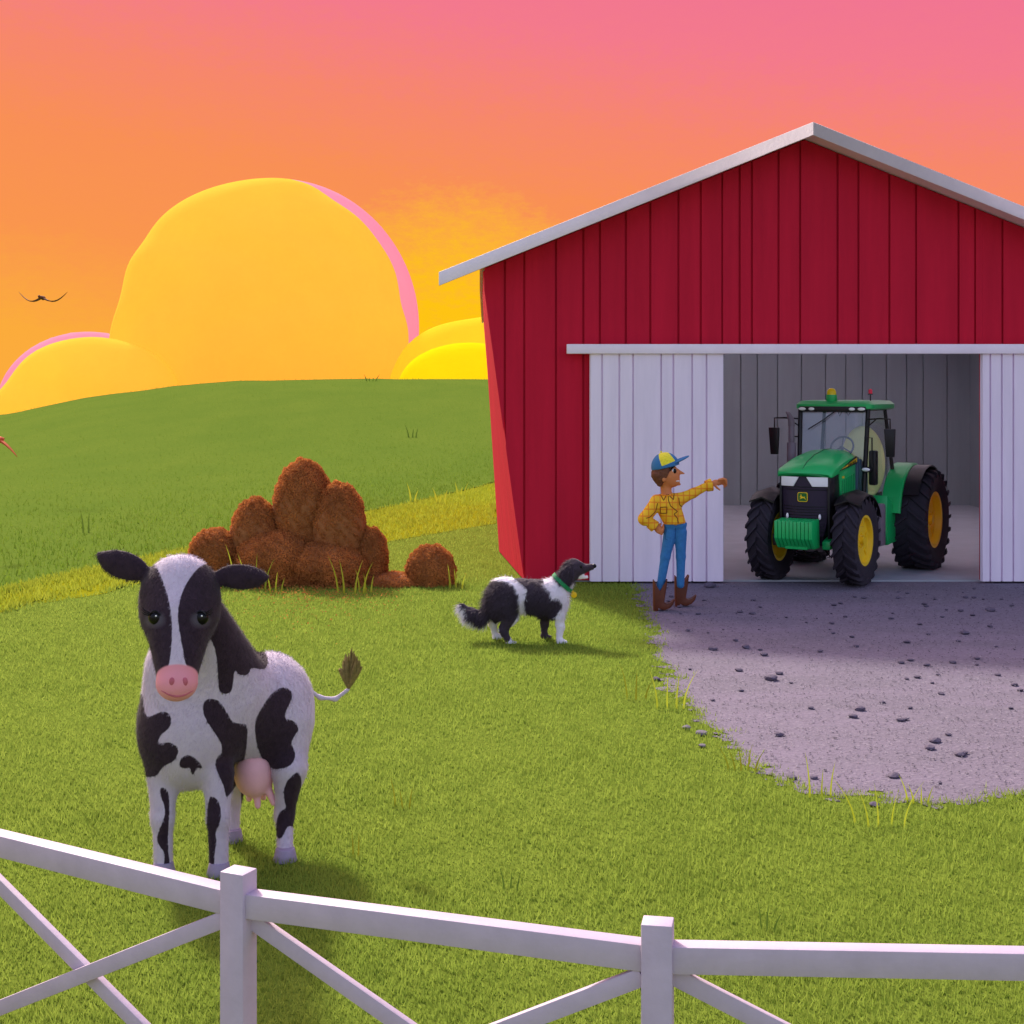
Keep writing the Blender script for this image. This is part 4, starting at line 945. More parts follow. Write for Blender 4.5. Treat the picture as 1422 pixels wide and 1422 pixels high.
sh_pr = [rc(Q(927.5, 702), Q(938.5, 729), .142, .118, .04), rc(Q(912, 696), Q(942, 694), .073, .073, .04),
 rc(Q(912, 697, -.02), Q(894, 720, -.06), .076, .068, .03), rc(Q(894, 720, -.06), Q(903, 727, -.05), .066, .058, .03),
 rc(Q(942, 694, -.02), Q(962, 684.5, -.03), .074, .052, .03), rc(Q(962, 684.5, -.03), Q(980, 675.5, -.02), .052, .046, .03)]
shirt, SV, SF = sdf_obj('shirt', sh_pr, .0085, M_shirt, per, PO, cuts=[(Q(938, 727), (.06, 0, -1))])
for a_, b_, ra, rb in ((Q(980, 675, -.02), Q(988, 673, -.012), .064, .074), (Q(902, 725.5, -.052), Q(909, 731, -.045), .064, .07)):
    mb = MB(); a_ = Vector(ql(a_)); b_ = Vector(ql(b_)); dr = (b_ - a_).normalized(); x = dr.orthogonal().normalized(); y = dr.cross(x); n = 24; vs = []
    for (cc, rr_) in ((a_, ra), (b_, rb), (b_, rb - .012), (a_, ra - .012)):
        vs += [cc + (x * math.cos(2 * math.pi * k_ / n) + y * math.sin(2 * math.pi * k_ / n)) * rr_ for k_ in range(n)]
    mb.add(vs, [(j * n + k_, j * n + (k_ + 1) % n, ((j + 1) % 4) * n + (k_ + 1) % n, ((j + 1) % 4) * n + k_) for j in range(4) for k_ in range(n)])
    mb.build('cuff', M_shirt, shirt, bevel=.003)
sb = BVHTree.FromPolygons([tuple(v) for v in SV], [tuple(f) for f in SF])
def surfline(name, pts, r, m, par, tree, org, seg=6):
    out = []
    for (x0, y0), (x1, y1) in zip(pts[:-1], pts[1:]):
        for t_ in np.linspace(0, 1, seg, endpoint=False): out.append((x0 + (x1 - x0) * t_, y0 + (y1 - y0) * t_))
    out.append(pts[-1]); q = []
    for x, y in out:
        p, n_ = onsurf(x, y, tree)
        if p is not None: q.append(p - Vector(org))
    if len(q) > 1: return MB().tube(q, r, 6).build(name, m, par, smooth=True)
def z3(l): return [(860 + .19 * x, 600 + .19 * y) for x, y in l]
surfline('placket', z3([(355, 440), (360, 500), (375, 540), (425, 580), (400, 600), (425, 630), (430, 668)]), .0055, M_line, shirt, sb, PO)
surfline('pocket', z3([(300, 550), (348, 548), (348, 592), (302, 595), (300, 552)]), .0055, M_line, shirt, sb, PO)
surfline('collar_point', z3([(285, 430), (325, 500), (345, 455)]), .006, M_line, shirt, sb, PO)
surfline('collar_point', z3([(355, 455), (395, 495), (402, 440)]), .006, M_line, shirt, sb, PO)
surfline('fold', z3([(280, 520), (265, 580), (225, 620)]), .005, M_line, shirt, sb, PO)
surfline('fold', z3([(435, 480), (440, 530), (462, 550)]), .005, M_line, shirt, sb, PO)
surfline('fold', z3([(195, 630), (225, 622)]), .005, M_line, shirt, sb, PO)
# collar: a short standing ring around the neck
mb = MB(); n = 28; c0 = Vector(ql(Q(926.5, 689))); vs = []
for rr_, hh_ in ((.085, -.02), (.10, .02), (.090, .022), (.072, -.02)):
    vs += [c0 + Vector((math.cos(2 * math.pi * k_ / n) * rr_, math.sin(2 * math.pi * k_ / n) * rr_ * .95, hh_)) for k_ in range(n)]
mb.add(vs, [(j * n + k_, j * n + (k_ + 1) % n, ((j + 1) % 4) * n + (k_ + 1) % n, ((j + 1) % 4) * n + k_) for j in range(4) for k_ in range(n)]); mb.build('shirt_collar', M_shirt, shirt, bevel=.003)
jn, JV, JF = sdf_obj('jeans', [rc(Q(932, 728), Q(943.5, 728), .085, .085, .04), rc(Q(931, 739), Q(924, 773), .076, .056, .02), rc(Q(924, 773), Q(916.5, 818), .056, .043, .02), rc(Q(945, 739), Q(945.5, 773), .074, .054, .02), rc(Q(945.5, 773), Q(945, 812), .054, .043, .02)], .0085, M_jean, per, PO, cuts=[(Q(938, 725), (0, 0, 1))])
jb = BVHTree.FromPolygons([tuple(v) for v in JV], [tuple(f) for f in JF])
M_seam = mat('jean_seam', A(30, 78, 124, .85), .8)
surfline('seam', z3([(410, 700), (408, 780)]), .004, M_seam, jn, jb, PO)
surfline('seam', z3([(345, 710), (335, 780), (355, 790)]), .004, M_seam, jn, jb, PO)
# boots
def boot(dx, dy, yo, dist):
    ol = [(245, 1098), (262, 1140), (290, 1182), (322, 1140), (352, 1095), (340, 1180), (327, 1262), (350, 1272), (378, 1264), (408, 1240), (396, 1275), (372, 1302), (335, 1317), (300, 1312), (274, 1300), (272, 1326), (248, 1326), (246, 1240)]
    s = dist / F
    pts = [(P(860 + .19 * (x + dx), 600 + .19 * (y + dy), dist)[0] - PO[0], P(0, 600 + .19 * (y + dy), dist)[2]) for x, y in ol]
    zmin = min(p[1] for p in pts); pts = [(x, z - zmin) for x, z in pts]
    mb = MB(); W = .062
    n = len(pts); vs = []
    cx = sum(p[0] for p in pts) / n
    lv = [(-1, .55), (-.72, .9), (0, 1.0), (.72, .9), (1, .55)]
    for k_, (t_, sc_) in enumerate(lv):
        for (x, z) in pts:
            toe = max(0, min(1, (x - cx - .05) / .12)); y = t_ * W * (1 - .6 * toe)
            shr = (1 - sc_) * .03
            vs.append((x + (shr if x < cx else -shr), y + yo, z + (0 if z > .3 else 0)))
    m_ = len(lv)
    fs = [(j * n + k_, j * n + (k_ + 1) % n, (j + 1) * n + (k_ + 1) % n, (j + 1) * n + k_) for j in range(m_ - 1) for k_ in range(n)] + [tuple(range(n)), tuple(range((m_ - 1) * n, m_ * n))[::-1]]
    mb.add(vs, fs); return mb.build('boot', M_boot, per, bevel=.004)
boot(0, 0, -.02, 16.18); boot(158, -46, .30, 16.5)
# cap
def capcol(V):
    q = PX(V); return poly_sd(q, z3([(285, 130), (345, 130), (410, 210), (310, 250), (290, 190)])) * PD / F
M_cap = coatmat('cap_cloth', A(54, 112, 158, .85), A(222, 208, 50, .85), sc_=5, soft=.001)
cap, KV, KF = sdf_obj('cap', [el(Q(924, 648), (.162, .138, .165), .02)], .008, M_cap, per, PO, cuts=[(Q(922, 649.5), (.22, 0, -1))], attrs={'coat': capcol})
rot_b = np.array(Matrix.Rotation(R(-24), 3, 'Y'))
sdf_obj('cap_brim', [el(Q(940, 640.5), (.155, .115, .018), .01, rot_b)], .007, mat('cap_brim', A(54, 112, 158, .85), .8), cap, PO)
MB().sphere(ql(Q(918, 627.5)), (.014, .014, .01)).build('cap_button', mat('cap_button', A(222, 208, 50, .85), .8), cap, smooth=True)
kb = BVHTree.FromPolygons([tuple(v) for v in PV], [tuple(f) for f in PF])
for sg in (-1, 1):
    p, n_ = onsurf(936, 654, kb); pl = p - Vector(PO)
    if sg > 0: pl = Vector((pl.x, -pl.y, pl.z))
    o = MB().sphere(pl + Vector((0, -sg * -.0, 0)), (.026, .012, .026)).build('eye', M_white, per, smooth=True)
    MB().sphere(pl + Vector((.008, sg * .008, 0)), (.019, .012, .028)).build('pupil', M_eye, o, smooth=True)
    MB().tube([pl + Vector((-.05, sg * .012, -.002)), pl + Vector((-.022, sg * .012, .038)), pl + Vector((.012, sg * .008, .058))], [.007, .011, .006], 8).build('eyebrow', M_eye, o, smooth=True)
MB().sphere(ql(Q(938.5, 667.6)), (.046, .082, .017)).build('teeth', M_white, per, smooth=True)

# ------------------------------------------------------------------ tractor
GR = A(14, 144, 74, .58); M_green = mat('tractor_green', GR, .35, .05, 4, spec=.5)
M_blk = mat('black_plastic', (.012, .011, .014, 1), .4, .1, 10); M_tyre = mat('tyre_rubber', (.030, .024, .036, 1), .8, .15, 12, .3, 60)
M_yel = mat('rim_yellow', A(230, 180, 30, .75), .4, .05, 8); M_lamp = mat('lamp_glass', A(228, 226, 224, .8), .2, .02, 8)
M_grille = mat('grille_dark', A(42, 32, 52, .85), .5, .1, 8); M_greym = mat('grey_metal', A(104, 94, 104, .7), .55, .08, 10)
M_cream = mat('cream_seat', A(244, 214, 118, .46), .7, .04, 5)
M_glass = None
m, nt6, b = newmat('cab_glass'); nt6.nodes.remove(b); out = nt6.nodes['Material Output']
tr = nt6.nodes.new('ShaderNodeBsdfTransparent'); tr.inputs[0].default_value = (.95, .96, .97, 1); gl_ = nt6.nodes.new('ShaderNodeBsdfGlossy'); gl_.inputs[0].default_value = (.7, .8, .9, 1); gl_.inputs[1].default_value = .05
ms = nt6.nodes.new('ShaderNodeMixShader'); fr = nt6.nodes.new('ShaderNodeFresnel'); fr.inputs[0].default_value = 1.35; ms.inputs[0].default_value = .05; nt6.links.new(tr.outputs[0], ms.inputs[1]); nt6.links.new(gl_.outputs[0], ms.inputs[2]); nt6.links.new(ms.outputs[0], out.inputs[0]); M_glass = m
TH = R(31); trac = empty('tractor', (4.46, 19.42, .02), -TH)
tag(trac, 'green farm tractor with yellow wheel rims parked in the open barn doorway', 'tractor')
def wheel(x, y, rad, wd, side, rear):
    """side +1: outer face towards local +x"""
    e = empty('rear_wheel' if rear else 'front_wheel', (x, y, rad)); e.parent = trac
    rr_ = rad - .035; ri = rad * .55; w2 = wd / 2
    prof = [(ri, -w2 * .80), (rr_ * .86, -w2 * 1.02), (rr_ * .97, -w2 * .92), (rr_, -w2 * .6), (rr_, w2 * .6), (rr_ * .97, w2 * .92), (rr_ * .86, w2 * 1.02), (ri, w2 * .80)]
    mb = MB(); mb.lathe(prof, 56, 'x', closed=True)
    nl = 22 if rear else 20
    for k_ in range(nl * 2):
        a0 = math.pi * 2 * (k_ / 2) / nl; sg = 1 if k_ % 2 else -1
        n_ = 6; vs = []
        for q in range(n_):
            v = q / (n_ - 1); xx = sg * w2 * (.0 + 1.04 * v); a = a0 + (.30 if rear else .34) * v * (1 if True else 0)
            rt = rad if v < .8 else rad - .02 * (v - .8) / .2; rb = rr_ - .015 - (.05 * v if v > .8 else 0)
            hw = .022 / rad
            for (rr2, aa) in ((rb, a - hw * 1.3), (rb, a + hw * 1.3), (rt, a + hw), (rt, a - hw)): vs.append((xx, -rr2 * math.sin(aa), rr2 * math.cos(aa)))
        mb.add(vs, [(4 * q + c_, 4 * q + (c_ + 1) % 4, 4 * q + 4 + (c_ + 1) % 4, 4 * q + 4 + c_) for q in range(n_ - 1) for c_ in range(4)] + [(0, 1, 2, 3), (4 * n_ - 4, 4 * n_ - 3, 4 * n_ - 2, 4 * n_ - 1)])
    mb.build('tyre', M_tyre, e, smooth=True)
    s = side; mb = MB()
    mb.lathe([(ri + .012, s * w2 * .82), (ri * .93, s * w2 * .80), (ri * .88, s * w2 * .45), (ri * .45, s * w2 * .20), (ri * .40, s * w2 * .42), (.0, s * w2 * .42)], 40, 'x')
    mb.lathe([(ri + .012, -s * w2 * .82), (ri * .93, -s * w2 * .80), (ri * .88, -s * w2 * .1), (ri * .3, -s * w2 * .1), (0, -s * w2 * .1)], 40, 'x')
    rim = mb.build('rim', M_yel, e, smooth=True)
    mb = MB()
    for k_ in range(8):
        a = k_ * math.pi / 4; mb.cyl((s * w2 * .42, ri * .28 * math.cos(a), ri * .28 * math.sin(a)), (s * w2 * .52, ri * .28 * math.cos(a), ri * .28 * math.sin(a)), .018, 6)
    for k_ in range(6):
        a = k_ * math.pi / 3 + .3; mb.box((s * w2 * .42, ri * .72 * math.cos(a), ri * .72 * math.sin(a)), (.03, .09, .05), Matrix.Rotation(a, 3, 'X'))
    mb.cyl((s * w2 * .30, 0, 0), (s * w2 * .44, 0, 0), ri * .80, 32); mb.cyl((s * w2 * .42, 0, 0), (s * w2 * .7, 0, 0), ri * .16, 20); mb.build('hub', M_yel, rim)
wheel(.57, -1.05, .57, .31, 1, 0); wheel(-.57, -1.05, .57, .31, -1, 0); wheel(.83, 1.05, .69, .50, 1, 1); wheel(-.83, 1.05, .69, .50, -1, 1)
# hood: lofted rounded top
def loft(name, secs, m, par, bevel=0, smooth=True):
    mb = MB(); n = len(secs[0]); vs = [v for s_ in secs for v in s_]
    mb.add(vs, [(j * n + k_, j * n + (k_ + 1) % n, (j + 1) * n + (k_ + 1) % n, (j + 1) * n + k_) for j in range(len(secs) - 1) for k_ in range(n)] + [tuple(range(n))[::-1], tuple(range((len(secs) - 1) * n, len(secs) * n))])
    return mb.build(name, m, par, bevel=bevel, smooth=smooth)
secs = []
for y, wd, zt_, zb, drop in ((-1.50, .335, 1.43, 1.385, .02), (-1.47, .365, 1.475, 1.375, .05), (-1.30, .375, 1.56, 1.39, .09), (-1.0, .37, 1.645, 1.43, .11), (-.6, .35, 1.70, 1.49, .11), (-.34, .345, 1.70, 1.52, .11)):
    s_ = []
    for q in np.linspace(-1, 1, 15):
        s_.append((wd * q, y + (.10 * q * q if y < -1.4 else 0), zt_ - drop * abs(q) ** 3.2))
    s_ += [(wd * .99, y + (.10 if y < -1.4 else 0), zb), (-wd * .99, y + (.10 if y < -1.4 else 0), zb)]
    secs.append(s_)
hood = loft('hood', secs, M_green, trac, .006)
mb = MB(); mb.tube([(0, y, z + .004) for y, z in ((-1.46, 1.468), (-1.30, 1.558), (-1.0, 1.643), (-.6, 1.698), (-.36, 1.70))], .008, 6)
mb.build('hood_crease', mat('crease', A(14, 104, 56, .8), .4), hood)
# side panels
for sg in (1, -1):
    x = .335 * sg
    mb = MB(); mb.prism([(-1.02, 1.425), (-.36, 1.515), (-.36, .80), (-.62, .72), (-.84, .80), (-.96, 1.02)], lambda u, v, t: (t, u, v), x - .02 * sg, x + .012 * sg); sp_ = mb.build('side_panel', M_green, trac, bevel=.006)
    mb = MB(); mb.prism([(-1.38, 1.38), (-1.025, 1.425), (-.965, 1.02), (-.85, .79), (-1.0, .60), (-1.38, .60)], lambda u, v, t: (t, u, v), x - .03 * sg, x - .002 * sg); mb.build('side_vent', M_blk, trac, bevel=.004)
    # lower front support sweeping down to the weight bracket
    mb = MB(); mb.prism([(-.36, .86), (-.80, .86), (-.98, .98), (-1.10, .82), (-1.17, .62), (-1.40, .56), (-1.40, .46), (-.36, .46)], lambda u, v, t: (t, u, v), .24 * sg, .345 * sg); mb.build('front_frame', M_green, trac, bevel=.012)
    mb = MB()
    for k_ in range(7): mb.box((x + .014 * sg, -.92 + k_ * .08, 1.12 + k_ * .01), (.006, .010, .40))
    mb.build('louvre', mat('dark_green', A(10, 92, 50, .8), .5), sp_)
    # stripe with lettering along the hood edge
    mb = MB(); z0 = lambda y: 1.455 + (y + 1.05) * .135
    mb.prism([(-1.12, z0(-1.12) + .0), (-.36, z0(-.36) - .03), (-.36, z0(-.36) + .062), (-.80, z0(-.80) + .03)], lambda u, v, t: (t, u, v), .345 * sg, .372 * sg); bs = mb.build('side_stripe', M_blk, hood)
    mb = MB(); mb.prism([(-1.04, z0(-1.04) + .012), (-.375, z0(-.375) - .008), (-.375, z0(-.375) + .05), (-.80, z0(-.80) + .024)], lambda u, v, t: (t, u, v), .3725 * sg, .3745 * sg); mb.build('stripe_yellow', M_yel, bs)
    cu = bpy.data.curves.new('lettering', 'FONT'); cu.body = 'JOHN DEERE'; cu.size = .062; cu.extrude = .0015; cu.align_x = 'CENTER'
    to = bpy.data.objects.new('lettering_tmp', cu); COL.objects.link(to); dg = bpy.context.evaluated_depsgraph_get(); me = bpy.data.meshes.new_from_object(to.evaluated_get(dg)); bpy.data.objects.remove(to)
    lo_ = link('lettering', me, M_blk, bs); lo_.rotation_euler = (R(90), R(-7.7 * sg), R(90) if sg > 0 else R(-90)); lo_.location = (.377 * sg, -.59, z0(-.59) - .010 + .006)
    lo_.scale = (.95, .8, 1)
    cu = bpy.data.curves.new('number', 'FONT'); cu.body = '8R'; cu.size = .07; cu.extrude = .0015; cu.align_x = 'CENTER'
    mb = MB(); mb.box((.3485 * sg, -.88, 1.36), (.004, .09, .028)); mb.build('model_badge', M_yel, sp_)
# grille and headlights
def fy(x): return -1.462 + .10 * (x / .335) ** 2
mb = MB(); n = 13; vs = []
xs = np.linspace(-.325, .325, n)
gp_ = []
for z, wd in ((.62, .24), (.80, .285), (1.22, .315), (1.385, .325)):
    s_ = [(wd * q, -1.44 + .09 * q * q, z) for q in np.linspace(-1, 1, n)] + [(wd, -1.2, z), (-wd, -1.2, z)]
    gp_.append(s_)
gr = loft('grille', gp_, M_grille, trac, 0)
mb = MB()
for k_ in range(17):
    z = .68 + k_ * .036
    if abs(z - 1.12) < .09: continue
    wd = .255 + (z - .62) * .09
    mb.tube([(wd * q, -1.444 + .09 * q * q, z) for q in np.linspace(-.97, .97, 9)], .006, 5)
mb.build('grille_bar', M_blk, gr)
for sg in (1, -1):
    mb = MB(); poly = [(.045, 1.375), (.325, 1.385), (.30, 1.255), (.135, 1.245)]
    poly2 = []
    mb2 = MB(); N_ = 8; vs = []
    for q in range(N_ + 1):
        v = q / N_; xt = .05 + .275 * v; zt2 = 1.382; xb = .125 + .185 * v; zb2 = 1.26 - .0 * v
        for (xx, zz_) in ((xt, zt2), (xb, zb2)): vs.append((sg * xx, -1.462 + .09 * (xx / .325) ** 2 , zz_))
        for (xx, zz_) in ((xb, zb2), (xt, zt2)): vs.append((sg * xx, -1.43 + .09 * (xx / .325) ** 2, zz_))
    mb2.add(vs, [(4 * q + c_, 4 * q + (c_ + 1) % 4, 4 * q + 4 + (c_ + 1) % 4, 4 * q + 4 + c_) for q in range(N_) for c_ in range(4)] + [(0, 1, 2, 3), (4 * N_, 4 * N_ + 1, 4 * N_ + 2, 4 * N_ + 3)])
    mb2.build('headlight', M_lamp, trac, smooth=False, bevel=.004)
    MB().sphere((sg * .215, -1.415, .875), (.018, .016, .036)).build('marker_lamp', M_lamp, trac, smooth=True)
# badge: green rounded shield, yellow outline, leaping deer
def rrect(w_, h_, r_, n=5):
    out_ = []
    for cx_, cy_, a0 in ((w_ - r_, h_ - r_, 0), (-w_ + r_, h_ - r_, 90), (-w_ + r_, -h_ + r_, 180), (w_ - r_, -h_ + r_, 270)):
        for k_ in range(n + 1): a = R(a0 + 90 * k_ / n); out_.append((cx_ + r_ * math.cos(a), cy_ + r_ * math.sin(a)))
    return out_
bz = 1.125; f3 = lambda u, v, t: (u, t, bz + v)
bd = MB().prism(rrect(.066, .060, .022), f3, -1.452, -1.440).build('badge', M_yel, gr)
MB().prism(rrect(.058, .052, .018), f3, -1.4535, -1.4525).build('badge_field', mat('badge_green', A(26, 96, 40, .8), .4), bd)
deer = [(-.040, -.004), (-.030, .006), (-.024, .020), (-.030, .030), (-.022, .028), (-.016, .036), (-.013, .026), (-.012, .010), (.004, .004), (.020, .002), (.030, .008), (.034, .002), (.028, -.006), (.040, -.018), (.046, -.032), (.038, -.030), (.030, -.018), (.014, -.012), (.0, -.012), (-.010, -.018), (-.026, -.022), (-.036, -.030), (-.038, -.024), (-.024, -.014), (-.016, -.008), (-.030, -.004)]
MB().prism(deer, f3, -1.4555, -1.4538).build('leaping_deer', M_yel, bd)
# front weights
mb = MB()
for k_ in range(10):
    x = -.25 + k_ * .050; mb.prism([(-1.80, .84), (-1.52, .86), (-1.50, .49), (-1.68, .49), (-1.80, .62)], lambda u, v, t: (t, u, v), x, x + .043)
wt = mb.build('front_weights', M_green, trac, bevel=.006)
mb = MB(); mb.box((0, -1.48, .60), (.42, .12, .10)); mb.box((0, -1.45, .52), (.30, .5, .08)); mb.build('weight_bracket', M_green, trac, bevel=.01)
# chassis and axles
mb = MB(); mb.box((0, -.1, .66), (.42, 2.3, .34)); mb.box((0, .75, .8), (.5, .9, .5)); mb.build('chassis', M_grille, trac, bevel=.02)
mb = MB(); mb.cyl((-.6, -1.05, .52), (.6, -1.05, .52), .075, 16); mb.box((0, -1.05, .5), (.34, .22, .2)); mb.build('front_axle', M_greym, trac, bevel=.01)
mb = MB(); mb.cyl((-.75, 1.05, .69), (.75, 1.05, .69), .12, 20); mb.build('rear_axle', M_green, trac)
mb = MB(); mb.tube([(.2, -1.2, .45), (.3, -1.25, .36), (.22, -1.3, .33), (.1, -1.2, .42)], .012, 6); mb.tube([(-.1, -1.2, .45), (0, -1.3, .38), (.12, -1.22, .42)], .012, 6); mb.build('hose', M_blk, trac, smooth=True)
# cab
PT = {'fl': ((-.40, -.34, 1.50), (-.47, -.20, 2.24)), 'fr': ((.44, -.34, .88), (.47, -.20, 2.24)), 'rl': ((-.50, .72, 1.25), (-.44, .72, 2.24)), 'rr': ((.54, .72, 1.32), (.44, .66, 2.24))}
PT['fl'] = ((-.44, -.34, 1.30), (-.47, -.20, 2.24))
for k_, (a_, b_) in PT.items():
    mb = MB(); mb.tube([a_, b_], .032 if k_[0] == 'f' else .026, 8); mb.build('pillar', M_blk, trac, smooth=True)
def pane(name, pts, th=.006):
    mb = MB(); v = [Vector(p) for p in pts]; nrm_ = (v[1] - v[0]).cross(v[2] - v[0]).normalized() * th
    n = len(v); mb.add([p for p in v] + [p + nrm_ for p in v], [tuple(range(n)), tuple(range(n, 2 * n))[::-1]] + [(i_, (i_ + 1) % n, n + (i_ + 1) % n, n + i_) for i_ in range(n)]); return mb.build(name, M_glass, trac)
pane('windscreen', [(-.42, -.33, 1.36), (.42, -.33, 1.0), (.46, -.2, 2.22), (-.46, -.2, 2.22)])
pane('side_window', [(.44, -.31, .95), (.50, .30, .95), (.53, .70, 1.34), (.44, .65, 2.22), (.465, -.18, 2.22)])
pane('side_window', [(-.44, -.31, 1.3), (-.51, .70, 1.30), (-.44, .70, 2.22), (-.465, -.18, 2.22)])
pane('rear_window', [(-.48, .73, 1.35), (.50, .73, 1.35), (.43, .69, 2.22), (-.43, .73, 2.22)])
mb = MB(); rp = rrect(.53, .57, .12); secs = []
for z, s_ in ((2.225, .96), (2.245, 1.02), (2.30, 1.02), (2.345, .93), (2.355, .7)):
    secs.append([(u * s_, v * s_ + .31, z + (.012 if v < 0 else 0) * 0) for u, v in rp])
roof = loft('cab_roof', secs, M_green, trac, 0)
mb = MB(); mb.box((0, -.27, 2.235), (.92, .06, .075)); mb.build('light_bar', M_blk, roof, bevel=.015)
for x in (-.41, -.28, .28, .41): MB().sphere((x, -.305, 2.238), (.052 if abs(x) > .35 else .042, .02, .022)).build('roof_lamp', M_lamp, roof, smooth=True)
mb = MB(); mb.box((0, .25, 2.222), (.9, .95, .02)); mb.build('headliner', M_blk, trac)
mb = MB(); mb.cyl((-.06, -.12, 2.33), (-.06, -.12, 2.43), .072, 24); 
for z in (2.36, 2.38, 2.40): mb.cyl((-.06, -.12, z), (-.06, -.12, z + .008), .077, 24)
bb = mb.build('beacon_base', M_green, roof, bevel=.002)
mb = MB(); mb.lathe([(.062, 2.43), (.062, 2.47), (.05, 2.50), (.028, 2.517), (0, 2.52)], 24, c=(-.06, -.12, 0)); mb.build('beacon', mat('beacon_amber', A(244, 190, 20, .7), .25), roof, smooth=True)
mb = MB(); mb.cyl((.44, .0, 2.30), (.44, .0, 2.44), .009, 8); mb.cyl((.44, .0, 2.43), (.44, .0, 2.445), .034, 14); an_ = mb.build('antenna', M_blk, roof)
MB().lathe([(.026, 2.445), (.026, 2.49), (.015, 2.505), (0, 2.51)], 16, c=(.44, 0, 0)).build('red_lamp', mat('red_lamp', A(214, 40, 70, .7), .3), an_, smooth=True)
# wiper
mb = MB(); mb.tube([(.02, -.245, 2.2), (-.14, -.27, 2.08), (-.33, -.29, 1.96)], .008, 6); mb.build('wiper', M_blk, trac)
mb = MB(); mb.tube([(.06, -.2, 2.2), (.08, -.2, 2.14), (.11, -.2, 2.2), (.17, -.2, 2.2), (.2, -.2, 2.15), (.23, -.2, 2.2)], .006, 6); mb.build('cable', M_blk, trac)
# seat, wheel, console
sdf_obj('seat', [el((.20, .44, 1.48), (.31, .12, .52), .05), el((.06, .26, 1.08), (.36, .28, .10), .05)], .016, M_cream, trac)
mb = MB(); rt = Matrix.Rotation(R(62), 3, 'X'); c0 = Vector((.08, -.10, 1.72)); n = 28
ring = [c0 + rt @ Vector((.155 * math.cos(2 * math.pi * k_ / n), .155 * math.sin(2 * math.pi * k_ / n), 0)) for k_ in range(n + 1)]
mb.tube(ring, .014, 8)
for a in (90, 210, 330): mb.tube([c0, c0 + rt @ Vector((.155 * math.cos(R(a)), .155 * math.sin(R(a)), 0))], .010, 6)
mb.tube([c0, c0 + Vector((0, -.10, -.16)), (.08, -.24, 1.2)], [.03, .03, .05], 10); mb.build('steering_wheel', mat('wheel_grey', A(74, 80, 92, .8), .5), trac, smooth=True)
mb = MB(); mb.box((0.0, -.29, 1.32), (.74, .06, .56)); mb.prism([(-.26, 1.58), (.02, 1.45), (.05, .95), (-.26, .95)], lambda u, v, t: (t, u, v), .12, .40); mb.build('console', mat('slate_plastic', A(62, 84, 100, .7), .5), trac, bevel=.02)
mb = MB(); mb.box((.0, .2, .92), (.94, 1.05, .06)); mb.build('cab_floor', M_blk, trac, bevel=.01)
# mirrors
for sg in (1, -1):
    mb = MB(); mb.tube([(sg * .46, -.24, 2.10), (sg * .66, -.30, 2.115), (sg * .80, -.32, 2.11), (sg * .80, -.32, 1.98)], .011, 6); mb.tube([(sg * .46, -.24, 1.99), (sg * .60, -.29, 2.10)], .009, 6); ar = mb.build('mirror_arm', M_blk, trac)
    mb = MB(); mb.prism([(-.075, .18), (.075, .18), (.06, -.19), (-.045, -.19)], lambda u, v, t: (sg * .80 + u, t, 1.80 + v), -.36, -.31); mb.build('mirror', M_blk, ar, bevel=.01)
    mb = MB(); mb.tube([(sg * .46, -.33, 1.86), (sg * .57, -.36, 1.86), (sg * .57, -.36, 1.46), (sg * .47, -.34, 1.46)], .010, 6); mb.build('handrail', M_blk, trac)
    e_ = MB().sphere((sg * .50, -.38, 1.44), (.075, .035, .04)).build('work_lamp_housing', M_blk, trac, smooth=True)
    MB().sphere((sg * .50, -.405, 1.44), (.055, .02, .025)).build('work_lamp', M_lamp, e_, smooth=True)
mb = MB(); mb.box((.56, -.26, 1.46), (.10, .12, .46)); mb.build('door_mirror_box', M_blk, trac, bevel=.02)
# exhaust
mb = MB(); mb.cyl((-.52, -.42, 1.25), (-.52, -.42, 1.78), .062, 18); mb.cyl((-.52, -.42, 1.78), (-.52, -.42, 2.02), .040, 16); mb.tube([(-.52, -.42, 2.0), (-.52, -.42, 2.08), (-.545, -.46, 2.17), (-.57, -.5, 2.2)], [.045, .045, .03, .006], 12); mb.box((-.50, -.42, 1.22), (.22, .24, .14)); mb.build('exhaust', M_greym, trac, bevel=.004)
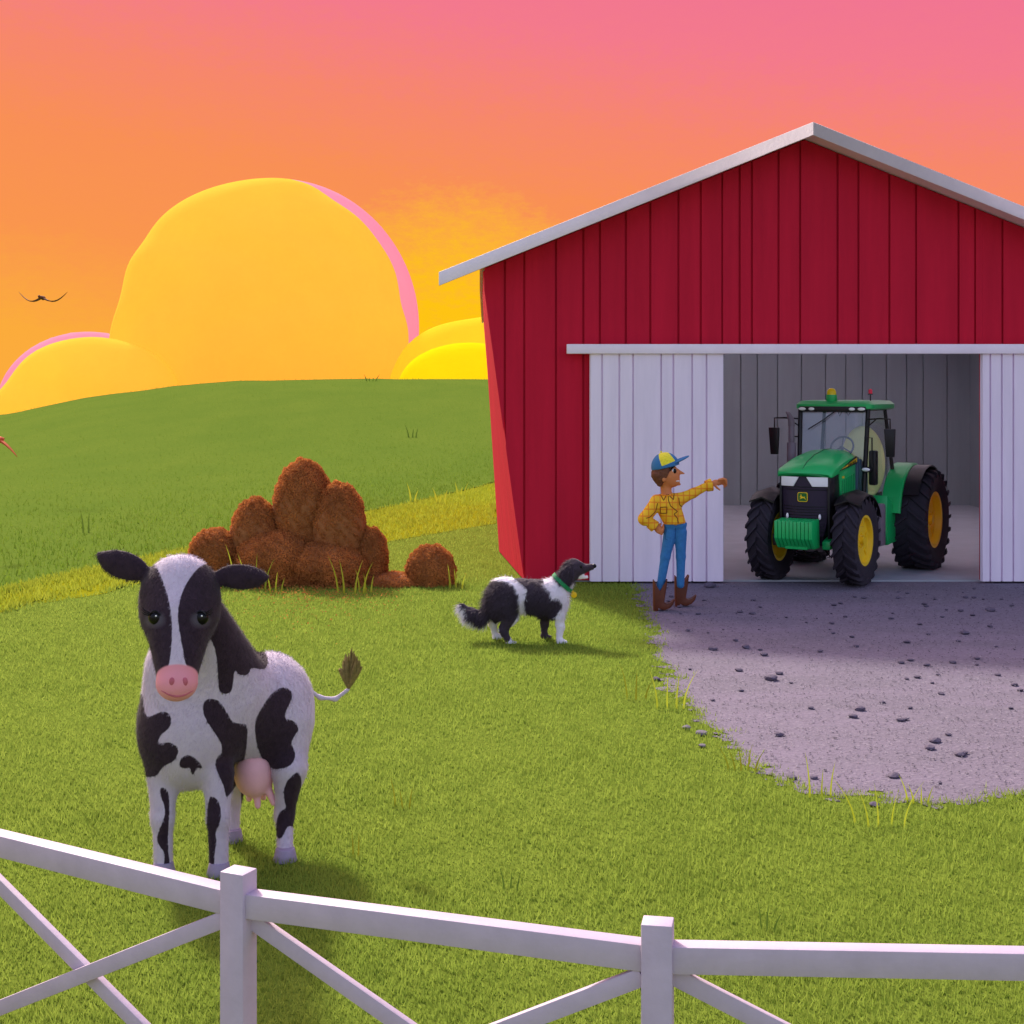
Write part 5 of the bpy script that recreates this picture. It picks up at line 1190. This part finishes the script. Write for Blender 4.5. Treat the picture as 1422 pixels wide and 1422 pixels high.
# front mudguards
for sg in (1, -1):
    secs = []
    for a in np.linspace(-35, 60, 9):
        rr_ = .63; y = -1.05 - math.sin(R(-a)) * rr_ * 1.0; z = .57 + math.cos(R(a)) * rr_
        secs.append([(sg * (.57 + xx), y + (z - .57) * 0, z + oo - .05 * abs(xx) / .2) for xx, oo in ((-.17, 0), (0, .02), (.17, 0), (.17, -.02), (0, 0), (-.17, -.02))])
    loft('mudguard', secs, M_blk, trac)
# rear fenders
for sg in (1, -1):
    secs = []
    for a in np.linspace(-80, 75, 18):
        rr_ = .80; y = 1.05 + math.sin(R(a)) * rr_; z = .69 + math.cos(R(a)) * rr_ * .98
        c_, s2_ = math.cos(R(a)), math.sin(R(a))
        secs.append([(sg * xx, y + s2_ * oo, z + c_ * oo) for xx, oo in ((.50, 0), (.74, 0), (.76, -.02), (.76, -.06), (.73, -.03), (.50, -.03))])
    fd = loft('fender', secs, M_green, trac)
    secs = []
    for a in np.linspace(-60, 75, 14):
        rr_ = .775; y = 1.05 + math.sin(R(a)) * rr_; z = .69 + math.cos(R(a)) * rr_ * .98
        secs.append([(sg * xx, y + math.sin(R(a)) * oo, z + math.cos(R(a)) * oo) for xx, oo in ((.77, 0), (.98, 0), (.98, -.02), (.77, -.02))])
    loft('fender_extension', secs, M_blk, fd)
# tank and steps on the camera side
mb = MB(); mb.prism([(.05, 1.08), (.38, .92), (.50, .66), (.50, .42), (.10, .40), (-.02, .6)], lambda u, v, t: (t, u, v), .44, .66); mb.build('fuel_tank', M_green, trac, bevel=.02)
mb = MB(); mb.box((.58, -.20, .70), (.20, .22, .56)); mb.build('step_box', M_greym, trac, bevel=.03)
mb = MB(); mb.prism([(.05, 1.08), (.38, .92), (.50, .66), (.50, .42), (.10, .40), (-.02, .6)], lambda u, v, t: (t, u, v), -.66, -.44); mb.build('fuel_tank', M_green, trac, bevel=.02)
mb = MB(); mb.tube([(.53, -.30, .95), (.535, -.335, .62), (.535, -.33, .36)], .026, 8); mb.build('pillar', M_blk, trac, smooth=True)
